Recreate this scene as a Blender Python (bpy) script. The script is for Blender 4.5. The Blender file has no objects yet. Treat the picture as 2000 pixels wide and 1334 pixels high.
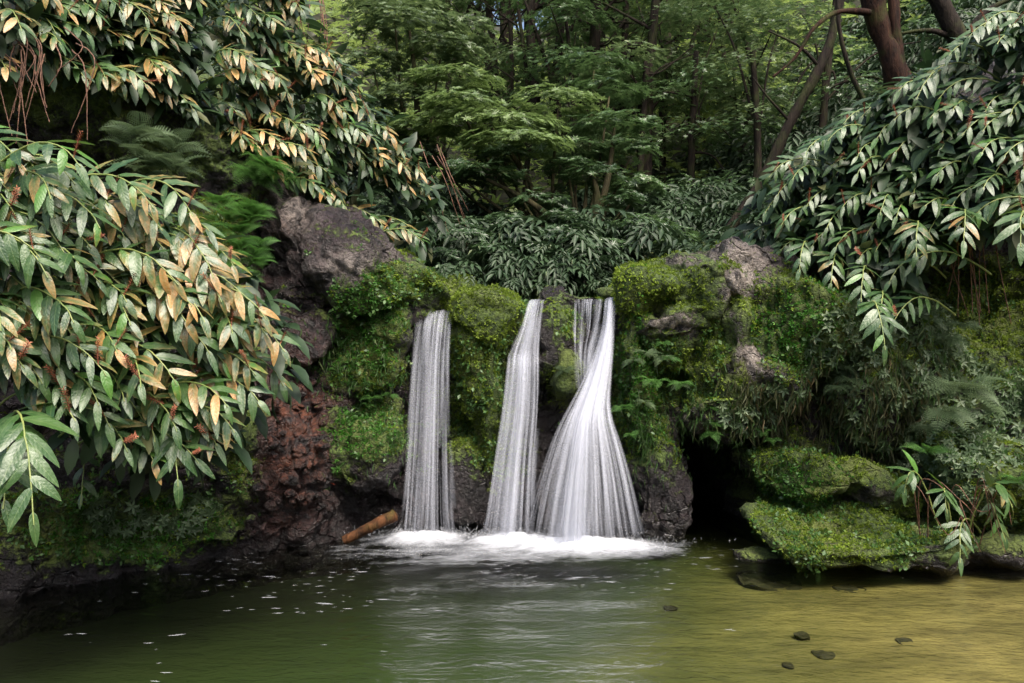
import bpy, bmesh, math, random
import numpy as np
from mathutils import Matrix, Vector

# ------------------------------------------------------------------ camera, world, sun
sc = bpy.context.scene
COL = sc.collection
random.seed(7)
RNG = np.random.default_rng(7)
FPX = 1556.0
CH = 1.8
cam_d = bpy.data.cameras.new('camera'); cam_d.lens = 28.0; cam_d.sensor_width = 36.0
cam_d.clip_start = 0.05; cam_d.clip_end = 400
cam = bpy.data.objects.new('camera', cam_d); COL.objects.link(cam)
cam.location = (0, 0, CH); cam.rotation_euler = (math.radians(90), 0, 0)
sc.camera = cam

SUN_EL, SUN_AZ = math.radians(56), math.radians(150)     # azimuth clockwise from +Y (behind the camera, a little left)
world = bpy.data.worlds.new("World"); sc.world = world; world.use_nodes = True
wn = world.node_tree.nodes; wl = world.node_tree.links
bg = wn['Background']; bg.inputs['Strength'].default_value = 0.115
sky = wn.new('ShaderNodeTexSky'); sky.sky_type = 'NISHITA'; sky.sun_disc = False
sky.sun_elevation = SUN_EL; sky.sun_rotation = SUN_AZ
sky.air_density = 1.0; sky.dust_density = 6.0; sky.ozone_density = 1.0
wl.new(sky.outputs[0], bg.inputs[0])
sun_d = bpy.data.lights.new('sun', 'SUN'); sun_d.energy = 2.0; sun_d.angle = math.radians(28)
sun_d.color = (1.0, 0.93, 0.84)
sun = bpy.data.objects.new('sun', sun_d); COL.objects.link(sun)
sdir = Vector((math.sin(SUN_AZ)*math.cos(SUN_EL), math.cos(SUN_AZ)*math.cos(SUN_EL), math.sin(SUN_EL)))
sun.rotation_euler = (-sdir).to_track_quat('-Z', 'Y').to_euler()
sc.view_settings.view_transform = 'Standard'
sc.view_settings.look = 'None'
sc.view_settings.exposure = 1.38
sc.view_settings.gamma = 1.0
sc.view_settings.use_curve_mapping = False
sc.cycles.use_denoising = True
sc.cycles.max_bounces = 8; sc.cycles.diffuse_bounces = 3; sc.cycles.glossy_bounces = 3
sc.cycles.transmission_bounces = 4; sc.cycles.transparent_max_bounces = 96
sc.cycles.caustics_reflective = False; sc.cycles.caustics_refractive = False

# ------------------------------------------------------------------ small maths
def at(px, py, Y):
    return np.array(((px-1000.0)/FPX*Y, Y, CH-(py-667.0)/FPX*Y))
def to_px(V):
    y = np.maximum(V[:, 1], 0.3)
    return 1000+V[:, 0]/y*FPX, 667-(V[:, 2]-CH)/y*FPX
def nrm(v):
    v = np.asarray(v, float)
    return v/np.maximum(np.linalg.norm(v, axis=-1, keepdims=True), 1e-9)
def sstep(a, b, x):
    t = np.clip((x-a)/(b-a), 0, 1); return t*t*(3-2*t)
def _hash(ix, iy, iz, seed):
    h = (ix.astype(np.int64)*374761393 + iy.astype(np.int64)*668265263 + iz.astype(np.int64)*2147483647 + seed*974634777) & 0xffffffff
    h = ((h ^ (h >> 13))*1274126177) & 0xffffffff
    h = ((h ^ (h >> 16))*2246822519) & 0xffffffff
    return ((h ^ (h >> 15)) & 0xffffff)/float(0xffffff)
def vnoise(P, seed=0):
    F = np.floor(P); D = P-F; D = D*D*D*(D*(D*6-15)+10); I = F.astype(np.int64)
    out = 0
    for a in (0, 1):
        wa = D[:, 0] if a else 1-D[:, 0]
        for b in (0, 1):
            wb = D[:, 1] if b else 1-D[:, 1]
            for c in (0, 1):
                wc = D[:, 2] if c else 1-D[:, 2]
                out = out + wa*wb*wc*_hash(I[:, 0]+a, I[:, 1]+b, I[:, 2]+c, seed)
    return out*2-1
def fbm(P, octv=4, seed=0, gain=0.5):
    s = 0; a = 1.0; t = 0
    for k in range(octv):
        s = s + a*vnoise(P*(2.03**k)+k*17.3, seed+k); t += a; a *= gain
    return s/t
def worley(P, seed=0):
    I = np.floor(P).astype(np.int64)
    f1 = np.full(len(P), 9.0); f2 = f1.copy(); cid = np.zeros(len(P))
    for a in (-1, 0, 1):
        for b in (-1, 0, 1):
            for c in (-1, 0, 1):
                X = I[:, 0]+a; Yy = I[:, 1]+b; Z = I[:, 2]+c
                q = np.stack([X+_hash(X, Yy, Z, seed+1), Yy+_hash(X, Yy, Z, seed+2), Z+_hash(X, Yy, Z, seed+3)], 1)
                d = np.linalg.norm(q-P, axis=1)
                m = d < f1
                f2 = np.where(m, f1, np.minimum(f2, d)); cid = np.where(m, _hash(X, Yy, Z, seed+5), cid); f1 = np.where(m, d, f1)
    return f1, f2, cid

# ------------------------------------------------------------------ mesh helpers
def make_mesh(name, V, F, mats, attrs=None, uv=None, smooth=True, colors=None):
    V = np.asarray(V, np.float32); F = np.asarray(F, np.int32)
    n = F.shape[1]
    me = bpy.data.meshes.new(name)
    me.vertices.add(len(V)); me.vertices.foreach_set('co', V.ravel())
    me.loops.add(F.size); me.loops.foreach_set('vertex_index', F.ravel())
    me.polygons.add(len(F)); me.polygons.foreach_set('loop_start', np.arange(0, F.size, n, dtype=np.int32))
    if smooth: me.polygons.foreach_set('use_smooth', np.ones(len(F), bool))
    for m in (mats if isinstance(mats, (list, tuple)) else [mats]): me.materials.append(m)
    for k, v in (attrs or {}).items():
        a = me.attributes.new(k, 'FLOAT', 'POINT'); a.data.foreach_set('value', np.asarray(v, np.float32))
    if uv is not None:
        u = me.uv_layers.new(name='uv'); u.data.foreach_set('uv', np.asarray(uv, np.float32)[F.ravel()].ravel())
    me.update(calc_edges=True)
    return me
def add_obj(name, me, parent=None, loc=None):
    o = bpy.data.objects.new(name, me); COL.objects.link(o)
    if loc is not None: o.location = loc
    if parent is not None: o.parent = parent
    return o
def tag(o, label=None, cat=None, group=None, kind=None):
    if label: o['label'] = label
    if cat: o['category'] = cat
    if group: o['group'] = group
    if kind: o['kind'] = kind
    return o
def empty(name, loc):
    o = bpy.data.objects.new(name, None); COL.objects.link(o); o.location = loc; o.empty_display_size = 0.1
    return o
def part(name, V, F, mat, parent, attrs=None, uv=None, smooth=True, kind=None, label=None):
    V = np.asarray(V, float)-np.array(parent.location)
    o = add_obj(name, make_mesh(name, V, F, mat, attrs, uv, smooth), parent)
    if kind: o['kind'] = kind
    if label: o['label'] = label
    return o
def cat_meshes(parts):
    Vs, Fs, n = [], [], 0
    for V, F in parts:
        Vs.append(V); Fs.append(np.asarray(F)+n); n += len(V)
    return np.concatenate(Vs), np.concatenate(Fs)
def tube(P, R, sides=8, rough=0.0, seed=0, cap=True):
    P = np.asarray(P, float); n = len(P); R = np.broadcast_to(np.asarray(R, float), (n,))
    T = nrm(np.gradient(P, axis=0)); u = np.cross(T[0], (0.31, 0.2, 0.93)); u = nrm(u)
    rings = []
    for i in range(n):
        u = u-T[i]*np.dot(u, T[i]); u = nrm(u); v = np.cross(T[i], u)
        a = np.linspace(0, 2*math.pi, sides, endpoint=False)
        ring = np.cos(a)[:, None]*u+np.sin(a)[:, None]*v
        rings.append((P[i], ring, R[i]))
    V = np.concatenate([p+ring*r for p, ring, r in rings])
    if rough > 0:
        D = np.concatenate([ring for p, ring, r in rings]); rr = np.repeat(R, sides)
        k = fbm(V*np.array([1, 1, .45])/max(R.max(), 1e-3)*0.9, 3, seed)
        V = V+D*(rr*rough*k)[:, None]
    i = np.arange(n-1)[:, None]*sides; j = np.arange(sides)[None]; j2 = (j+1) % sides
    F = np.stack([i+j, i+j2, i+sides+j2, i+sides+j], -1).reshape(-1, 4)
    return V, F
def bez(p0, p1, p2, n):
    t = np.linspace(0, 1, n)[:, None]
    return (1-t)**2*np.asarray(p0)+2*t*(1-t)*np.asarray(p1)+t*t*np.asarray(p2)
def spline(pts, n):
    pts = np.asarray(pts, float); k = len(pts)
    t = np.linspace(0, k-1, n); i = np.clip(np.floor(t).astype(int), 0, k-2); f = (t-i)[:, None]
    g = lambda q: pts[np.clip(q, 0, k-1)]
    a, b, c, d = g(i-1), g(i), g(i+1), g(i+2)
    return 0.5*((2*b)+(-a+c)*f+(2*a-5*b+4*c-d)*f**2+(-a+3*b-3*c+d)*f**3)
def frames(Y, N):
    """matrices whose y column is Y and z column as near N as can be"""
    Y = nrm(Y); Z = N-Y*np.sum(N*Y, -1, keepdims=True); Z = nrm(Z); X = np.cross(Y, Z)
    return np.stack([X, Y, Z], -1)
def instance(TV, TF, M, T, S):
    """many copies of a small template joined into one mesh"""
    TV = np.asarray(TV, float); TF = np.asarray(TF)
    n = len(T); S = np.broadcast_to(np.asarray(S, float), (n,))
    V = np.einsum('nij,kj->nki', M, TV)*S[:, None, None]+T[:, None, :]
    F = TF[None]+(np.arange(n)*len(TV))[:, None, None]
    return V.reshape(-1, 3), F.reshape(-1, TF.shape[1])
def rand_dirs(n, rng=RNG):
    return nrm(rng.normal(size=(n, 3)))
def sample_mesh(V, F, n, rng=RNG):
    F = np.asarray(F)
    if F.shape[1] == 4: F = np.concatenate([F[:, :3], F[:, [0, 2, 3]]])
    a, b, c = V[F[:, 0]], V[F[:, 1]], V[F[:, 2]]
    cr = np.cross(b-a, c-a); ar = np.linalg.norm(cr, axis=1)
    k = rng.choice(len(F), n, p=ar/ar.sum())
    r1 = np.sqrt(rng.random(n))[:, None]; r2 = rng.random(n)[:, None]
    return (1-r1)*a[k]+r1*(1-r2)*b[k]+r1*r2*c[k], nrm(cr[k])

# ------------------------------------------------------------------ materials
def new_mat(name):
    m = bpy.data.materials.new(name); m.use_nodes = True
    nt = m.node_tree; nt.nodes.clear()
    return m, nt
class NB:
    def __init__(s, nt): s.nt = nt; s.N = nt.nodes; s.L = nt.links
    def n(s, t, **kw):
        x = s.N.new('ShaderNode'+t)
        for k, v in kw.items(): setattr(x, k, v)
        return x
    def link(s, a, b): s.L.new(a, b)
    def set(s, x, **kw):
        for k, v in kw.items():
            k = k.replace('_', ' ')
            if hasattr(v, 'is_linked') or isinstance(v, bpy.types.NodeSocket): s.L.new(v, x.inputs[k])
            else: x.inputs[k].default_value = v
        return x
    def math(s, op, a, b=None, c=None, clamp=False):
        x = s.N.new('ShaderNodeMath'); x.operation = op; x.use_clamp = clamp
        for i, v in enumerate((a, b, c)):
            if v is None: continue
            if isinstance(v, bpy.types.NodeSocket): s.L.new(v, x.inputs[i])
            else: x.inputs[i].default_value = v
        return x.outputs[0]
    def mix(s, f, a, b, blend='MIX'):
        x = s.N.new('ShaderNodeMix'); x.data_type = 'RGBA'; x.blend_type = blend
        for i, v in ((0, f), (6, a), (7, b)):
            if isinstance(v, bpy.types.NodeSocket): s.L.new(v, x.inputs[i])
            else: x.inputs[i].default_value = v if i == 0 else (*v, 1)
        return x.outputs[2]
    def noise(s, vec, scale, detail=4, rough=0.55, dist=0.0):
        x = s.N.new('ShaderNodeTexNoise'); x.inputs['Scale'].default_value = scale
        x.inputs['Detail'].default_value = detail; x.inputs['Roughness'].default_value = rough; x.inputs['Distortion'].default_value = dist
        if vec is not None: s.L.new(vec, x.inputs['Vector'])
        return x.outputs[0]
    def attr(s, name):
        x = s.N.new('ShaderNodeAttribute'); x.attribute_name = name; return x.outputs['Fac']
    def maprange(s, v, a, b, c=0.0, d=1.0, smooth=False):
        x = s.N.new('ShaderNodeMapRange'); x.clamp = True
        if smooth: x.interpolation_type = 'SMOOTHSTEP'
        s.L.new(v, x.inputs[0])
        for i, k in enumerate((a, b, c, d)): x.inputs[i+1].default_value = k
        return x.outputs[0]
    def out(s, surf=None, vol=None):
        o = s.N.new('ShaderNodeOutputMaterial')
        if surf is not None: s.L.new(surf, o.inputs['Surface'])
        if vol is not None: s.L.new(vol, o.inputs['Volume'])
    def bump(s, h, strength=0.5, dist=0.02, normal=None):
        x = s.N.new('ShaderNodeBump'); x.inputs['Strength'].default_value = strength; x.inputs['Distance'].default_value = dist
        s.L.new(h, x.inputs['Height'])
        if normal is not None: s.L.new(normal, x.inputs['Normal'])
        return x.outputs[0]
    def mapping(s, vec, scale=(1, 1, 1), loc=(0, 0, 0), rot=(0, 0, 0)):
        x = s.N.new('ShaderNodeMapping'); s.L.new(vec, x.inputs['Vector'])
        x.inputs['Scale'].default_value = scale; x.inputs['Location'].default_value = loc; x.inputs['Rotation'].default_value = rot
        return x.outputs[0]

def leaf_shader(b, col, rough, spec, trans, tcol, normal=None, coat=0.0):
    p = b.n('BsdfPrincipled'); b.set(p, Base_Color=col, Roughness=rough)
    p.inputs['Specular IOR Level'].default_value = spec
    if normal is not None: b.link(normal, p.inputs['Normal'])
    t = b.n('BsdfTranslucent'); b.set(t, Color=tcol)
    if normal is not None: b.link(normal, t.inputs['Normal'])
    m = b.n('MixShader'); m.inputs[0].default_value = trans
    p.inputs['Coat Weight'].default_value = coat; p.inputs['Coat Roughness'].default_value = .24
    b.link(p.outputs[0], m.inputs[1]); b.link(t.outputs[0], m.inputs[2])
    return m.outputs[0]

def mat_ginger_leaf():
    m, nt = new_mat('ginger_leaf'); b = NB(nt)
    tc = b.n('TexCoord').outputs['Object']; oi = b.n('ObjectInfo')
    sep = b.n('SeparateXYZ'); b.link(tc, sep.inputs[0])
    x, y = sep.outputs[0], sep.outputs[1]
    ax = b.math('ABSOLUTE', x)
    rnd = oi.outputs['Random']
    csep = b.n('SeparateColor'); b.link(oi.outputs['Color'], csep.inputs[0])
    yel = csep.outputs[0]
    off = b.n('CombineXYZ'); b.link(b.math('MULTIPLY', rnd, 37.0), off.inputs[0]); b.link(b.math('MULTIPLY', rnd, 11.0), off.inputs[2])
    va = b.n('VectorMath', operation='ADD'); b.link(tc, va.inputs[0]); b.link(off.outputs[0], va.inputs[1])
    n1 = b.noise(va.outputs[0], 5.0, 5, 0.6); n2 = b.noise(va.outputs[0], 22.0, 3, 0.6)
    green = b.mix(rnd, (0.020, 0.062, 0.016), (0.062, 0.130, 0.034))
    green = b.mix(b.maprange(n1, 0.5, 0.8), green, (0.10, 0.16, 0.06))  # paler patches paint a highlight into the leaf colour
    green = b.mix(b.math('GREATER_THAN', rnd, 0.955), green, (0.075, 0.19, 0.028))
    # yellowing from the tip and the margins inwards
    m1 = b.math('ADD', b.math('MULTIPLY', y, 0.55), b.math('MULTIPLY', ax, 2.6))
    m1 = b.math('ADD', m1, b.math('MULTIPLY', n1, 0.9))
    m1 = b.math('ADD', m1, b.math('MULTIPLY', yel, 1.1))
    ym = b.math('MULTIPLY', b.maprange(m1, 1.15, 1.95), b.maprange(yel, 0.0, 0.35))
    yc = b.mix(b.maprange(n2, 0.4, 0.65), (0.48, 0.32, 0.13), (0.52, 0.22, 0.055))
    c = b.mix(ym, green, yc)
    spots = b.math('MULTIPLY', b.maprange(n2, 0.66, 0.72), b.maprange(yel, 0.1, 0.5))
    c = b.mix(b.math('MULTIPLY', spots, 0.7), c, (0.09, 0.035, 0.015))
    rib = b.maprange(ax, 0.002, 0.007, 1.0, 0.0)
    c = b.mix(b.math('MULTIPLY', rib, 0.5), c, (0.20, 0.28, 0.10))
    # side veins: fine ridges leaving the midrib at an angle
    ph = b.math('SUBTRACT', b.math('MULTIPLY', y, 52.0), b.math('MULTIPLY', ax, 70.0))
    vein = b.math('SINE', ph)
    h = b.math('ADD', b.math('MULTIPLY', vein, 0.07), b.math('MULTIPLY', n2, 0.5))
    h = b.math('ADD', h, b.math('MULTIPLY', n1, 1.4))
    nr = b.bump(h, 0.4, 0.010)
    t = b.mix(0.5, c, (0.16, 0.30, 0.04))
    b.out(leaf_shader(b, c, b.maprange(n1, 0.3, 0.7, 0.32, 0.48), .65, 0.2, t, nr, .18))
    return m

def mat_leaf(name, dark, light, accent, rough=0.4, spec=0.6, trans=0.3, acc=0.08):
    m, nt = new_mat(name); b = NB(nt)
    r = b.attr('rnd'); g = b.n('NewGeometry').outputs['Position']
    n = b.noise(g, 2.6, 5, 0.65)
    f = b.math('ADD', b.math('MULTIPLY', r, 0.45), b.math('MULTIPLY', b.maprange(n, 0.36, 0.64), 0.55))
    c = b.mix(f, dark, light)
    c = b.mix(b.math('GREATER_THAN', r, 1.0-acc), c, accent)
    t = b.mix(0.4, c, tuple(min(1, k*1.8) for k in light))
    b.out(leaf_shader(b, c, rough, spec, trans, t))
    return m

def mat_rock():
    """wet volcanic rock; moss, red earth and wet black are laid on where the mesh says they grow"""
    m, nt = new_mat('mossy_rock'); b = NB(nt)
    g = b.n('NewGeometry'); P = g.outputs['Position']
    n0 = b.noise(P, 1.6, 6, 0.6, 0.3); n1 = b.noise(P, 7.0, 6, 0.65, 0.2); n2 = b.noise(P, 30.0, 5, 0.6); n3 = b.noise(P, 90.0, 3, 0.6)
    moss, red, pale = b.attr('moss'), b.attr('red'), b.attr('pale')
    rock = b.mix(b.maprange(n1, 0.41, 0.60), (0.006, 0.0045, 0.005), (0.048, 0.033, 0.038))
    rock = b.mix(b.math('MULTIPLY', b.maprange(n2, 0.5, 0.7), 0.4), rock, (0.085, 0.065, 0.072))
    palec = b.mix(b.maprange(n2, 0.35, 0.65), (0.16, 0.135, 0.12), (0.44, 0.39, 0.34))
    palem = b.math('MULTIPLY', pale, b.maprange(n1, 0.38, 0.52))
    rock = b.mix(palem, rock, palec)
    redc = b.mix(b.maprange(n2, 0.35, 0.65), (0.022, 0.010, 0.007), (0.15, 0.055, 0.032))
    rock = b.mix(b.math('MULTIPLY', red, b.maprange(n1, 0.40, 0.56)), rock, redc)
    vo = b.n('TexVoronoi', feature='DISTANCE_TO_EDGE'); vo.inputs['Scale'].default_value = 3.6
    dm = b.n('VectorMath', operation='MULTIPLY_ADD'); b.link(b.n('TexNoise').outputs[1], dm.inputs[0]); dm.inputs[1].default_value = (.35, .35, .35)
    tn = [x for x in nt.nodes if x.type == 'TEX_NOISE'][-1]; tn.inputs['Scale'].default_value = 2.5; tn.inputs['Detail'].default_value = 5; b.link(P, tn.inputs['Vector'])
    b.link(b.mapping(P, (1, 1, 1.5), (0, 0, 0), (.5, .4, 0)), dm.inputs[2]); b.link(dm.outputs[0], vo.inputs['Vector'])
    rock = b.mix(b.math('MULTIPLY', b.attr('wet'), 0.75), rock, (0.008, 0.007, 0.007))
    crack = b.math('MULTIPLY', b.maprange(vo.outputs['Distance'], 0.0, 0.05, 1.0, 0.0), b.maprange(n0, 0.48, 0.62))
    rock = b.mix(b.math('MULTIPLY', crack, 0.55), rock, (0.008, 0.006, 0.006))
    mm = b.math('ADD', moss, b.math('MULTIPLY', b.math('SUBTRACT', n1, 0.5), 1.6))
    mm = b.math('ADD', mm, b.math('MULTIPLY', b.math('SUBTRACT', n2, 0.5), 0.9))
    mm = b.maprange(mm, 0.42, 0.62)
    mc = b.mix(b.maprange(n2, 0.35, 0.65), (0.016, 0.030, 0.008), (0.085, 0.13, 0.022))
    mc = b.mix(b.math('MULTIPLY', b.maprange(n0, 0.45, 0.65), 0.5), mc, (0.15, 0.17, 0.03))
    c = b.mix(mm, rock, mc)
    h = b.math('ADD', b.math('MULTIPLY', n1, 1.0), b.math('MULTIPLY', n2, 0.5))
    h = b.math('ADD', h, b.math('MULTIPLY', n3, 0.22))
    h = b.math('ADD', h, b.math('MULTIPLY', mm, 0.35))
    h = b.math('SUBTRACT', h, b.math('MULTIPLY', crack, 0.7))
    nr = b.bump(h, 1.0, 0.08)
    rough = b.mix(mm, (0.30,)*3, (0.85,)*3)
    rough = b.mix(palem, rough, (0.6,)*3)
    p = b.n('BsdfPrincipled'); b.set(p, Base_Color=c); b.link(rough, p.inputs['Roughness']); b.link(nr, p.inputs['Normal'])
    b.out(p.outputs[0])
    return m

def mat_bark(name, a, c2, mossy=0.3, rough=0.8):
    m, nt = new_mat(name); b = NB(nt)
    P = b.n('NewGeometry').outputs['Position']
    st = b.mapping(P, (1, 1, 0.22))
    n1 = b.noise(st, 22.0, 6, 0.65, 0.6); n2 = b.noise(P, 4.0, 4, 0.6)
    c = b.mix(b.maprange(n1, 0.35, 0.65), a, c2)
    c = b.mix(b.math('MULTIPLY', b.maprange(n2, 0.5, 0.68), mossy), c, (0.045, 0.062, 0.014))
    p = b.n('BsdfPrincipled'); b.set(p, Base_Color=c, Roughness=rough); b.link(b.bump(n1, 0.9, 0.03), p.inputs['Normal']); p.inputs['Specular IOR Level'].default_value = .15
    b.out(p.outputs[0]); return m

def mat_plain(name, c1, c2, rough=0.6, scale=20.0, spec=0.5):
    m, nt = new_mat(name); b = NB(nt)
    P = b.n('NewGeometry').outputs['Position']
    n = b.noise(P, scale, 4, 0.6)
    c = b.mix(b.maprange(n, 0.35, 0.65), c1, c2)
    p = b.n('BsdfPrincipled'); b.set(p, Base_Color=c, Roughness=rough); p.inputs['Specular IOR Level'].default_value = spec
    b.link(b.bump(n, 0.4, 0.01), p.inputs['Normal'])
    b.out(p.outputs[0]); return m

def mat_fall(name, seed, lo, hi, col=(0.60, 0.63, 0.72)):
    m, nt = new_mat(name); b = NB(nt)
    uv = b.n('UVMap'); uv.uv_map = 'uv'
    s1 = b.noise(b.mapping(uv.outputs[0], (58, 1.1, 1), (seed*3.7, seed, seed)), 1.0, 3, 0.55, 0.0)
    s2 = b.noise(b.mapping(uv.outputs[0], (14, 0.45, 1), (seed*9.1, seed*2, seed)), 1.0, 2, 0.5, 0.0)
    s3 = b.noise(b.mapping(uv.outputs[0], (150, 2.2, 1), (seed*5.3, seed*4, seed)), 1.0, 2, 0.5)
    s4 = b.noise(b.mapping(uv.outputs[0], (6, 2.4, 1), (seed*2.3, seed*5, seed)), 1.0, 3, 0.5)
    s = b.math('ADD', b.math('MULTIPLY', s1, 0.27), b.math('MULTIPLY', s2, 0.41))
    s = b.math('ADD', s, b.math('MULTIPLY', s3, 0.07)); s = b.math('ADD', s, b.math('MULTIPLY', s4, 0.25))
    d = b.attr('dens')                        # how much water runs here
    s = b.math('ADD', s, b.math('MULTIPLY', b.math('SUBTRACT', d, 0.5), 0.42))
    a = b.math('MULTIPLY', b.maprange(s, lo, hi), b.maprange(d, 0.0, 0.12))
    df = b.n('BsdfDiffuse'); df.inputs[0].default_value = (*col, 1)
    tl = b.n('BsdfTranslucent'); tl.inputs[0].default_value = (*col, 1)
    mx = b.n('MixShader'); mx.inputs[0].default_value = 0.4; b.link(df.outputs[0], mx.inputs[1]); b.link(tl.outputs[0], mx.inputs[2])
    tr = b.n('BsdfTransparent')
    mo = b.n('MixShader'); b.link(a, mo.inputs[0]); b.link(tr.outputs[0], mo.inputs[1]); b.link(mx.outputs[0], mo.inputs[2])
    b.out(mo.outputs[0]); return m

def mat_foam():
    m, nt = new_mat('foam'); b = NB(nt)
    P = b.n('NewGeometry').outputs['Position']
    n1 = b.noise(b.mapping(P, (3.2, 8, 5)), 1.0, 6, 0.65, 0.6); n2 = b.noise(b.mapping(P, (16, 40, 20)), 1.0, 4, 0.6, 0.4)
    d = b.attr('dens')
    s = b.math('ADD', b.math('MULTIPLY', n1, 0.65), b.math('MULTIPLY', n2, 0.35))
    s = b.math('ADD', s, b.math('MULTIPLY', b.math('SUBTRACT', d, 0.5), 0.75))
    a = b.math('MULTIPLY', b.maprange(s, 0.36, 1.05), b.maprange(d, 0.0, 0.3))
    df = b.n('BsdfDiffuse'); df.inputs[0].default_value = (0.58, 0.61, 0.66, 1)
    tr = b.n('BsdfTransparent')
    mo = b.n('MixShader'); b.link(a, mo.inputs[0]); b.link(tr.outputs[0], mo.inputs[1]); b.link(df.outputs[0], mo.inputs[2])
    b.out(mo.outputs[0]); return m

def mat_water():
    m, nt = new_mat('pool_water'); b = NB(nt)
    P = b.n('NewGeometry').outputs['Position']
    ch = b.attr('chop')
    n1 = b.noise(b.mapping(P, (2.0, 5.2, 1)), 1.0, 5, 0.55, 0.5); n2 = b.noise(b.mapping(P, (7, 14, 1)), 1.0, 3, 0.5, 0.4)
    n3 = b.noise(b.mapping(P, (15, 28, 1), (3, 1, 0)), 1.0, 4, 0.55, 0.6)
    h = b.math('ADD', b.math('MULTIPLY', n1, 1.0), b.math('MULTIPLY', n2, 0.42))
    h = b.math('ADD', b.math('MULTIPLY', h, 0.75), b.math('MULTIPLY', b.math('MULTIPLY', n3, b.math('ADD', ch, 0.22)), 1.1))
    nr = b.bump(h, 0.75, 0.06)
    fr = b.n('Fresnel'); fr.inputs[0].default_value = 1.33; b.link(nr, fr.inputs['Normal'])
    gl = b.n('BsdfGlossy'); gl.inputs['Roughness'].default_value = 0.07; b.link(nr, gl.inputs['Normal'])
    tr = b.n('BsdfTransparent')
    mo = b.n('MixShader'); b.link(fr.outputs[0], mo.inputs[0]); b.link(tr.outputs[0], mo.inputs[1]); b.link(gl.outputs[0], mo.inputs[2])
    ab = b.n('VolumeAbsorption'); ab.inputs['Color'].default_value = (0.48, 0.62, 0.26, 1); ab.inputs['Density'].default_value = 1.35
    b.out(mo.outputs[0], ab.outputs[0]); return m

def mat_bed():
    m, nt = new_mat('pool_bed'); b = NB(nt)
    P = b.n('NewGeometry').outputs['Position']
    n1 = b.noise(b.mapping(P, (0.8, 1.6, 1)), 1.0, 5, 0.6, 0.6); n2 = b.noise(b.mapping(P, (4.5, 7, 4)), 1.0, 6, 0.65); n3 = b.noise(P, 60.0, 3, 0.7)
    c = b.mix(b.maprange(n1, 0.35, 0.65), (0.15, 0.122, 0.038), (0.34, 0.27, 0.095))
    c = b.mix(b.math('MULTIPLY', b.maprange(n2, 0.46, 0.64), 0.6), c, (0.10, 0.078, 0.028))
    c = b.mix(b.math('MULTIPLY', b.maprange(n3, 0.5, 0.7), 0.3), c, (0.10, 0.07, 0.03))
    c = b.mix(b.attr('deep_green'), c, (0.042, 0.074, 0.022))  # green glow of deep water painted into the bed colour
    c = b.mix(b.attr('deep_dark'), c, (0.012, 0.014, 0.008))  # darkness of deep water along the wall painted into the bed colour
    p = b.n('BsdfPrincipled'); b.set(p, Base_Color=c, Roughness=0.9); b.link(b.bump(n3, 0.3, 0.01), p.inputs['Normal'])
    b.out(p.outputs[0]); return m

M_GINGER = mat_ginger_leaf()
M_STEM = mat_plain('ginger_stem', (0.13, 0.19, 0.05), (0.24, 0.27, 0.08), 0.45, 15)
M_SPIKE = mat_plain('spent_spike', (0.20, 0.055, 0.03), (0.36, 0.14, 0.07), 0.7, 60)
M_DEAD = mat_plain('dead_stalk', (0.05, 0.022, 0.014), (0.20, 0.10, 0.06), 0.75, 30)
M_ROCK = mat_rock()
M_BARK = mat_bark('dark_bark', (0.008, 0.006, 0.005), (0.030, 0.022, 0.016), 0.5)
M_BARKRED = mat_bark('red_brown_bark', (0.008, 0.004, 0.003), (0.045, 0.020, 0.012), 0.6)
M_BARKPALE = mat_bark('mossy_pale_bark', (0.02, 0.018, 0.010), (0.075, 0.065, 0.032), 0.7)
M_SHRUB = mat_leaf('rosette_leaf', (0.022, 0.050, 0.018), (0.135, 0.195, 0.075), (0.28, 0.33, 0.15), 0.42, 0.6, 0.28)
M_SHRUBLIT = mat_leaf('lit_rosette_leaf', (0.035, 0.075, 0.022), (0.20, 0.29, 0.09), (0.34, 0.40, 0.16), 0.42, 0.6, 0.28)  # lighter copy of the rosette leaf, light on the shrub painted in
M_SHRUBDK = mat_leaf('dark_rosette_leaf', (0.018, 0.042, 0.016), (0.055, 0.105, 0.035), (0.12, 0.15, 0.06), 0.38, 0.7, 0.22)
M_FINE = mat_leaf('fine_leaf', (0.028, 0.065, 0.022), (0.095, 0.165, 0.055), (0.22, 0.27, 0.14), 0.33, 0.9, 0.25)
M_FAR = mat_leaf('sunlit_far_leaf', (0.07, 0.13, 0.03), (0.25, 0.33, 0.09), (0.30, 0.32, 0.10), 0.5, 0.5, 0.4)  # bright yellow-green paints the sunlit glow of the far woods into the leaves
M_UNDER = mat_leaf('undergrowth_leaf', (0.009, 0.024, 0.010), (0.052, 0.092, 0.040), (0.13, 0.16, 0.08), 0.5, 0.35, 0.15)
M_FERN = mat_leaf('fern_leaf', (0.035, 0.105, 0.020), (0.10, 0.23, 0.045), (0.20, 0.27, 0.06), 0.5, 0.5, 0.35)
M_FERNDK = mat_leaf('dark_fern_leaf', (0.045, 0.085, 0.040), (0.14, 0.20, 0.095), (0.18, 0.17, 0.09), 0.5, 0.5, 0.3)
M_MOSS = mat_leaf('moss_frond', (0.022, 0.040, 0.008), (0.25, 0.35, 0.04), (0.36, 0.43, 0.07), 0.6, 0.3, 0.35, 0.05)
M_MOSSG = mat_leaf('green_moss_frond', (0.012, 0.040, 0.008), (0.10, 0.31, 0.035), (0.20, 0.38, 0.06), 0.6, 0.3, 0.35, 0.1)
M_CREEP = mat_leaf('creeper_leaf', (0.030, 0.080, 0.018), (0.10, 0.20, 0.05), (0.20, 0.26, 0.10), 0.45, 0.5, 0.3)
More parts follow.
